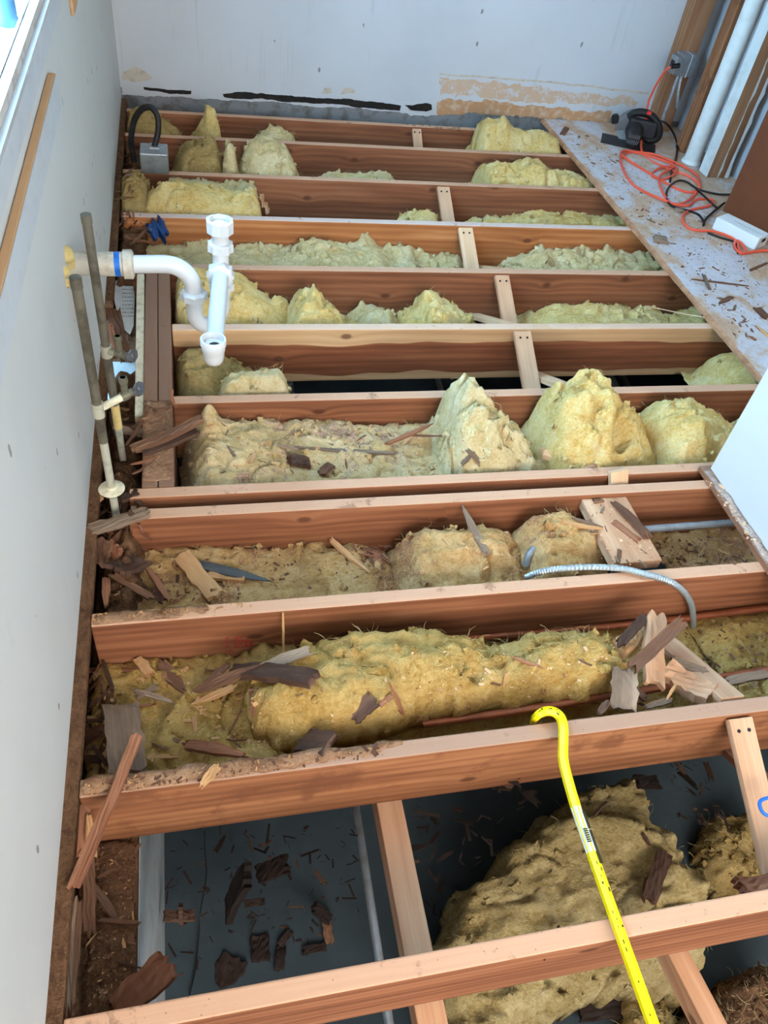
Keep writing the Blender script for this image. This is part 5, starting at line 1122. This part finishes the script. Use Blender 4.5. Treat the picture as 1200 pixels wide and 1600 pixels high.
scatter('splinter', [(186, 330), (225, 335), (230, 395), (185, 395)], 36, (0.03, 0.12), (0.004, 0.014), ['brown', 'red', 'dark'], 'rotted splinter at the wall left of the whitish-topped joist', 'rubble splinters near the drain stub', 38, t=0.005)
scatter('splinter', [(190, 165), (210, 160), (205, 320), (188, 320)], 22, (0.02, 0.08), (0.004, 0.014), ['brown', 'dark', 'gray'], 'rotted splinter along the wall near the junction box', 'rubble splinters near the junction box', 39, t=0.005)
# scrap bay behind the pry bar joist
scrap((358, 1067), (491, 1080), 0.046, 0.016, 'dark', 'thick dark weathered stick lying over the folded roll', lift=0.012, jag=0.012)
scrap((298, 1107), (372, 1077), 0.018, 0.008, 'tan', 'pointed tan sliver just below the dark weathered stick', tips=(0.15, 0.9), lift=0.008)
scrap((400, 1060), (492, 1024), 0.030, 0.008, 'gray', 'gray-tan sliver above the dark weathered stick', tips=(0.8, 0.7), lift=0.010)
scrap((302, 1088), (412, 1046), 0.026, 0.012, 'brown', 'long brown sliver left of the dark weathered stick', tips=(0.7, 0.4), lift=0.01)
scrap((316, 1076), (360, 1040), 0.022, 0.010, 'brown', 'short brown sliver at the top left of the folded roll', tips=(0.5, 0.5))
scrap((250, 1035), (290, 1086), 0.036, 0.008, 'brown', 'gray-brown flat sliver against the red-stamped joist', tips=(0.7, 0.3), lift=0.004)
scrap((204, 1080), (277, 1103), 0.014, 0.006, 'gray', 'thin gray sliver on the littered golden batt', tips=(0.5, 0.3))
scrap((212, 1096), (250, 1077), 0.014, 0.006, 'gray', 'small gray sliver crossing the thin gray sliver', lift=0.004)
scrap((213, 1033), (238, 1063), 0.026, 0.008, 'tan', 'tan chip at the foot of the red-stamped joist', tips=(0.8, 0.9))
scrap((160, 1032), (178, 1082), 0.012, 0.008, 'dark', 'dark thin stick by the left end of the red-stamped joist', tips=(0.6, 0.7))
scrap((125, 1051), (218, 1048), 0.014, 0.008, 'red', 'reddish thin stick along the foot of the red-stamped joist', tips=(0.7, 0.4))
scrap((119, 1172), (166, 1143), 0.030, 0.012, 'brown', 'brown board end at the wall behind the pry bar joist', lift=0.004)
scrap((188, 1100), (200, 1210), 0.078, 0.012, 'gray', 'wide gray weathered slab lying behind the pry bar joist', za=-0.095, zb=-0.06, jag=0.012)
scrap((283, 1166), (396, 1186), 0.026, 0.012, 'red', 'red-brown torn strip lying near the joist at lower left', tips=(0.8, 0.3), jag=0.05)
scrap((312, 1232), (343, 1194), 0.020, 0.008, 'tan', 'light splinter sticking over the edge of the pry bar joist', za=0.010, zb=0.006, tips=(0.4, 0.8))
scrap((548, 1130), (586, 1096), 0.040, 0.008, 'dark', 'dark bark flake on the folded roll', lift=0.004)
scrap((590, 1110), (612, 1092), 0.012, 0.005, 'red', 'short reddish splinter beside the bark flake')
scrap((602, 1088), (630, 1150), 0.010, 0.005, 'red', 'thin reddish stick running down the front of the folded roll', tips=(0.4, 0.5), lift=0.004)
scrap((468, 1160), (520, 1168), 0.060, 0.014, 'dark', 'dark rounded bark lump at the foot of the folded roll')
scrap((793, 1030), (846, 1049), 0.008, 0.005, 'red', 'thin dark splinter lying on the right half of the folded roll', tips=(0.3, 0.4), lift=0.004)
scrap((216, 1146), (112, 1392), 0.022, 0.012, 'red', 'long reddish lath crossing the left end of the pry bar joist', za=0.022, zb=0.012, jag=0.01)
scrap((443, 1022), (442, 956), 0.006, 0.005, 'tan', 'thin upright tan stick against the red-stamped joist', za=-0.10, zb=-0.0, tips=(0.8, 0.8), jag=0.002)
scrap((1022, 1076), (1026, 956), 0.052, 0.016, 'bridge', 'upright pale board in the scrap heap at right', za=-0.03, zb=0.01, jag=0.02)
scrap((984, 1046), (1070, 968), 0.032, 0.012, 'brown', 'dark lath leaning diagonally over the scrap heap', za=0.03, zb=0.045, jag=0.02)
scrap((965, 1010), (1012, 960), 0.026, 0.012, 'dark', 'dark short lath at the back of the scrap heap', za=-0.02, zb=0.0)
scrap((966, 1014), (1006, 986), 0.050, 0.034, 'tan', 'chunky tan block end behind the upright pale board', za=-0.05, zb=-0.05, jag=0.004)
scrap((972, 1112), (977, 1044), 0.062, 0.012, 'gray', 'gray weathered slab standing at the left of the scrap heap', za=-0.02, zb=-0.0, jag=0.01)
scrap((1040, 1044), (1112, 1086), 0.058, 0.030, 'bridge', 'cut tan block lying under the long slanting stick', za=-0.06, zb=-0.035, jag=0.003)
scrap((1046, 1030), (1108, 1054), 0.030, 0.010, 'gray', 'gray sliver behind the cut tan block', za=-0.06, zb=-0.06)
scrap((984, 1068), (1012, 1096), 0.018, 0.010, 'dark', 'small dark splinter at the foot of the gray slab', za=-0.01, zb=-0.04)
scrap((1004, 1106), (1052, 1092), 0.016, 0.008, 'gray', 'thin gray shard by the copper pipe in the heap', za=-0.01, zb=-0.03, tips=(0.5, 0.8))
scrap((1040, 1096), (1058, 1066), 0.008, 0.005, 'tan', 'thin pale splinter beside the copper pipe in the heap', za=-0.01, zb=0.0, tips=(0.5, 0.5))
scrap((934, 1117), (952, 1094), 0.018, 0.006, 'dark', 'dark shard leaning on the joist left of the gray slab', za=0.006, zb=-0.01, tips=(0.5, 0.5))
scrap((1130, 1066), (1205, 1052), 0.024, 0.010, 'gray', 'gray lath running out at the right edge beyond the heap', za=-0.07, zb=-0.07)
scatter('splinter', [(130, 1050), (400, 1040), (400, 1170), (130, 1200)], 60, (0.02, 0.09), (0.003, 0.012), ['brown', 'dark', 'red', 'tan'], 'small splinter on the littered golden batt behind the pry bar joist', 'splinters on the golden batt', 51)
scatter('splinter', [(120, 1050), (165, 1050), (190, 1200), (122, 1210)], 34, (0.03, 0.10), (0.006, 0.018), ['brown', 'dark', 'red'], 'rotted splinter at the wall behind the pry bar joist', 'rubble splinters behind the pry bar joist', 52, t=0.005)
scatter('splinter', [(450, 1030), (940, 1000), (950, 1080), (480, 1150)], 26, (0.015, 0.05), (0.003, 0.007), ['brown', 'tan', 'red'], 'tiny splinter on the folded golden roll', 'splinters on the folded roll', 53)
scatter('splinter', [(960, 1030), (1180, 1000), (1190, 1075), (970, 1110)], 26, (0.02, 0.07), (0.004, 0.010), ['brown', 'dark', 'gray'], 'small splinter in the scrap heap at right', 'splinters in the scrap heap', 54)
chips('wood_chips', [(125, 1045), (420, 1030), (420, 1175), (125, 1205)], 420, (0.002, 0.007), 'tan', 46, 'sawdust crumbs on the golden batt')
chips('wood_chips', [(640, 1020), (960, 1010), (950, 1080), (500, 1130)], 300, (0.0015, 0.005), 'pale', 47, 'sawdust crumbs on the folded roll')
chips('wood_chips', [(130, 1222), (350, 1195), (600, 1162), (600, 1180), (350, 1215), (140, 1243)], 600, (0.001, 0.0032), 'tan', 48, 'sawdust on the top of the pry bar joist')
chips('wood_chips', [(130, 1222), (600, 1162), (600, 1180), (140, 1243)], 200, (0.002, 0.006), 'brown', 61, 'brown crumbs on the top of the pry bar joist')
chips('wood_chips', [(130, 962), (400, 940), (400, 950), (130, 974)], 160, (0.0015, 0.004), 'tan', 49, 'sawdust on the red-stamped joist')
chips('wood_chips', [(1060, 985), (1200, 965), (1200, 1040), (1080, 1070)], 260, (0.002, 0.006), 'brown', 50, 'crumbs on the batt right of the heap')
chips('wood_chips', [(1103, 752), (1125, 752), (1200, 868), (1200, 884)], 260, (0.002, 0.006), 'pale', 55, 'plaster crumbs on the plate under the drywall return')
chips('wood_chips', [(62, 1590), (80, 1590), (128, 900), (118, 900)], 420, (0.002, 0.005), 'brown', 56, 'crumbs along the foot of the left wall')
# below the pry bar joist at left
scrap((127, 1250), (133, 1345), 0.034, 0.014, 'red', 'reddish broken board hanging at the end of the pry bar joist', za=-0.03, zb=-0.13, jag=0.03)
scrap((138, 1262), (146, 1345), 0.018, 0.012, 'tan', 'jagged fresh splinter beside the reddish broken board', za=-0.04, zb=-0.13, tips=(0.3, 0.9), jag=0.03)
scrap((139, 1330), (140, 1470), 0.024, 0.014, 'brown', 'long upright gray-brown lath standing on the sill', za=-0.15, zb=-0.20, jag=0.03)
scrap((112, 1400), (100, 1590), 0.020, 0.014, 'gray', 'gray lath lying along the wall foot at lower left', za=-0.10, zb=-0.12)
scrap((126, 1400), (110, 1580), 0.016, 0.012, 'brown', 'brown lath lying along the sill beside the gray lath', za=-0.18, zb=-0.19)
scrap((145, 1383), (188, 1443), 0.016, 0.010, 'dark', 'dark splinter slanting over the sill', za=-0.17, zb=-0.21, tips=(0.8, 0.4))
scrap((148, 1437), (222, 1443), 0.010, 0.008, 'brown', 'thin brown stick lying across the sill', za=-0.20, zb=-0.205, tips=(0.6, 0.8))
scrap((172, 1592), (270, 1496), 0.060, 0.018, 'red', 'jagged reddish broken plank end over the foundation at lower left', za=-0.21, zb=-0.15, jag=0.07)
scatter('splinter', [(130, 1330), (215, 1320), (205, 1540), (100, 1570)], 34, (0.02, 0.07), (0.003, 0.010), ['brown', 'dark', 'tan'], 'small splinter lying on the dusty sill at lower left', 'splinters on the sill', 57)
chips('wood_chips', [(150, 1325), (212, 1320), (205, 1560), (140, 1570)], 700, (0.0012, 0.004), 'brown', 58, 'crumbs on the sill')
chips('wood_chips', [(150, 1325), (212, 1320), (205, 1560), (140, 1570)], 300, (0.001, 0.003), 'tan', 62, 'sawdust on the sill')
# crawl space floor
scrap((356, 1432), (390, 1364), 0.066, 0.02, 'blackish', 'large dark board piece on the crawl space slab left of the conduit', jag=0.03)
scrap((400, 1370), (452, 1350), 0.047, 0.015, 'blackish', 'dark board piece near the dangling wire, upper one', jag=0.01)
scrap((340, 1546), (370, 1494), 0.078, 0.018, 'blackish', 'dark wedge-shaped piece on the slab at lower left', tips=(0.15, 1.0))
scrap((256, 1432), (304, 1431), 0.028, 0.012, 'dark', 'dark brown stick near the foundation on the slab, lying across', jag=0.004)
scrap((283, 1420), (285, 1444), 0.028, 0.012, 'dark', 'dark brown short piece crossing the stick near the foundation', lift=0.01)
scrap((488, 1416), (517, 1440), 0.033, 0.012, 'blackish', 'brown piece of a bent fragment on the slab beside the conduit')
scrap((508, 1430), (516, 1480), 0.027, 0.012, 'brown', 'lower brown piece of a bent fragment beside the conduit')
scrap((434, 1482), (455, 1455), 0.020, 0.010, 'blackish', 'small dark splinter on the slab in the middle')
scrap((390, 1484), (424, 1482), 0.066, 0.02, 'blackish', 'irregular brown bark lump on the slab')
scrap((436, 1520), (440, 1480), 0.028, 0.012, 'blackish', 'brown upright-looking splinter on the slab near the bark lump')
scrap((470, 1488), (515, 1480), 0.020, 0.010, 'blackish', 'thin dark piece on the slab close to the conduit')
scrap((378, 1414), (418, 1408), 0.019, 0.008, 'blackish', 'thin brown piece below the dark board piece')
scrap((990, 1222), (1030, 1224), 0.035, 0.012, 'blackish', 'brown chip on the slab right of the large fallen batt', jag=0.02)
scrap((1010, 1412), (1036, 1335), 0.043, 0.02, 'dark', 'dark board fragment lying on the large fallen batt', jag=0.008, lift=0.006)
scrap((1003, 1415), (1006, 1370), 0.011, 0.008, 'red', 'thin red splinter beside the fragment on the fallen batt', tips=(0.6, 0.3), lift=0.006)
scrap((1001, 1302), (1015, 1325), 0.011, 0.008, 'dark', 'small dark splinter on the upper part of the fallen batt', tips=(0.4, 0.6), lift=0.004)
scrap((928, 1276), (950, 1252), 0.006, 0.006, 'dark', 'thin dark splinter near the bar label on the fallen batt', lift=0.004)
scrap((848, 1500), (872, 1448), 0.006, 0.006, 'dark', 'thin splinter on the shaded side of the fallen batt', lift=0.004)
scrap((900, 1580), (1000, 1575), 0.055, 0.02, 'blackish', 'dark rounded board in the gap at the bottom edge', za=-0.97, zb=-0.97)
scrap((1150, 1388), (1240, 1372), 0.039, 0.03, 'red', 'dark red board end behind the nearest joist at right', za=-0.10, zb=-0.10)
scatter('splinter', [(260, 1300), (550, 1290), (590, 1450), (560, 1480), (260, 1530)], 76, (0.012, 0.06), (0.005, 0.014), ['blackish', 'blackish', 'dark'], 'small dark debris piece on the crawl space slab left of the board', 'debris on the slab at left', 59)
scatter('splinter', [(640, 1260), (860, 1200), (800, 1290), (700, 1420), (660, 1460)], 40, (0.015, 0.08), (0.006, 0.018), ['blackish', 'dark'], 'small dark debris piece on the slab between board and fallen batt', 'debris on the slab in the middle', 60)
scatter('splinter', [(1040, 1195), (1120, 1190), (1140, 1290), (1060, 1280)], 22, (0.015, 0.07), (0.006, 0.016), ['blackish', 'dark'], 'small dark debris piece on the slab right of the fallen batt', 'debris on the slab at right', 63)
# subfloor litter
scrap((1078, 437), (1170, 448), 0.012, 0.006, 'brown', 'long thin brown stick lying across the subfloor', tips=(0.5, 0.6))
scrap((1098, 430), (1108, 456), 0.014, 0.006, 'gray', 'short gray stick crossing the long thin brown stick', lift=0.005)
scrap((1122, 476), (1144, 464), 0.024, 0.006, 'brown', 'curled brown flake on the subfloor below the long stick', tips=(0.3, 0.8))
scrap((1170, 424), (1200, 411), 0.012, 0.006, 'brown', 'brown splinter at the right edge of the subfloor')
scrap((1180, 510), (1206, 532), 0.014, 0.008, 'tan', 'tan sliver near the drywall return on the subfloor', tips=(0.3, 0.9))
scrap((1180, 480), (1200, 500), 0.040, 0.006, 'brown', 'brown flat offcut at the right edge above the drywall return')
scrap((1018, 375), (1044, 380), 0.05, 0.014, 'gray', 'small gray clod at the subfloor edge')
tag(MB().lathe(atz(1160/1.0-100, 330, 0.0185), (0, 0, 1), [(0, 0.022), (0.012, 0.022), (0.013, 0.016), (0.014, 0.004)], 20).build('round_cap', 'gray', smooth=True), 'small round gray cap lying under the black cord loop', 'cap')
scatter('splinter', [(885, 205), (950, 215), (1010, 300), (1080, 400), (1190, 520), (1160, 545), (1060, 425), (960, 300), (900, 235)], 120, (0.012, 0.06), (0.004, 0.014), ['brown', 'red', 'gray', 'brown'], 'small brown splinter scattered along the subfloor edge', 'splinters on the subfloor', 64)
scatter('splinter', [(1060, 300), (1110, 360), (1170, 400), (1195, 470), (1120, 430)], 30, (0.01, 0.04), (0.003, 0.010), ['brown', 'red'], 'small splinter on the worn part of the subfloor near the white box', 'splinters near the white box', 65)
chips('wood_chips', [(880, 206), (1000, 240), (1190, 420), (1195, 540), (1060, 425), (930, 285)], 900, (0.0015, 0.004), 'brown', 66, 'crumbs on the subfloor')
chips('wood_chips', [(880, 206), (1000, 240), (1190, 420), (1195, 540), (1060, 425), (930, 285)], 300, (0.0015, 0.004), 'pale', 67, 'pale chips on the subfloor')
scrap((878, 212), (886, 200), 0.03, 0.008, 'brown', 'brown splinter at the far subfloor corner')
scatter('splinter', [(560, 187), (670, 193), (740, 200), (735, 205), (650, 200)], 20, (0.03, 0.12), (0.004, 0.010), ['brown', 'gray', 'red'], 'thin splinter on the ledge below the back wall', 'splinters below the back wall', 68)
# pale shim and wire at the subfloor edge
scrap((1100, 490), (1113, 497), 0.045, 0.004, 'slate', 'small blue-gray metal shim on the banded joist at the subfloor edge', za=0.004, zb=0.004, jag=0.002)
scrap((1010, 478), (1102, 496), 0.004, 0.003, 'pale', 'thin pale wire-like stick reaching the subfloor edge', za=-0.09, zb=0.004, jag=0.001)
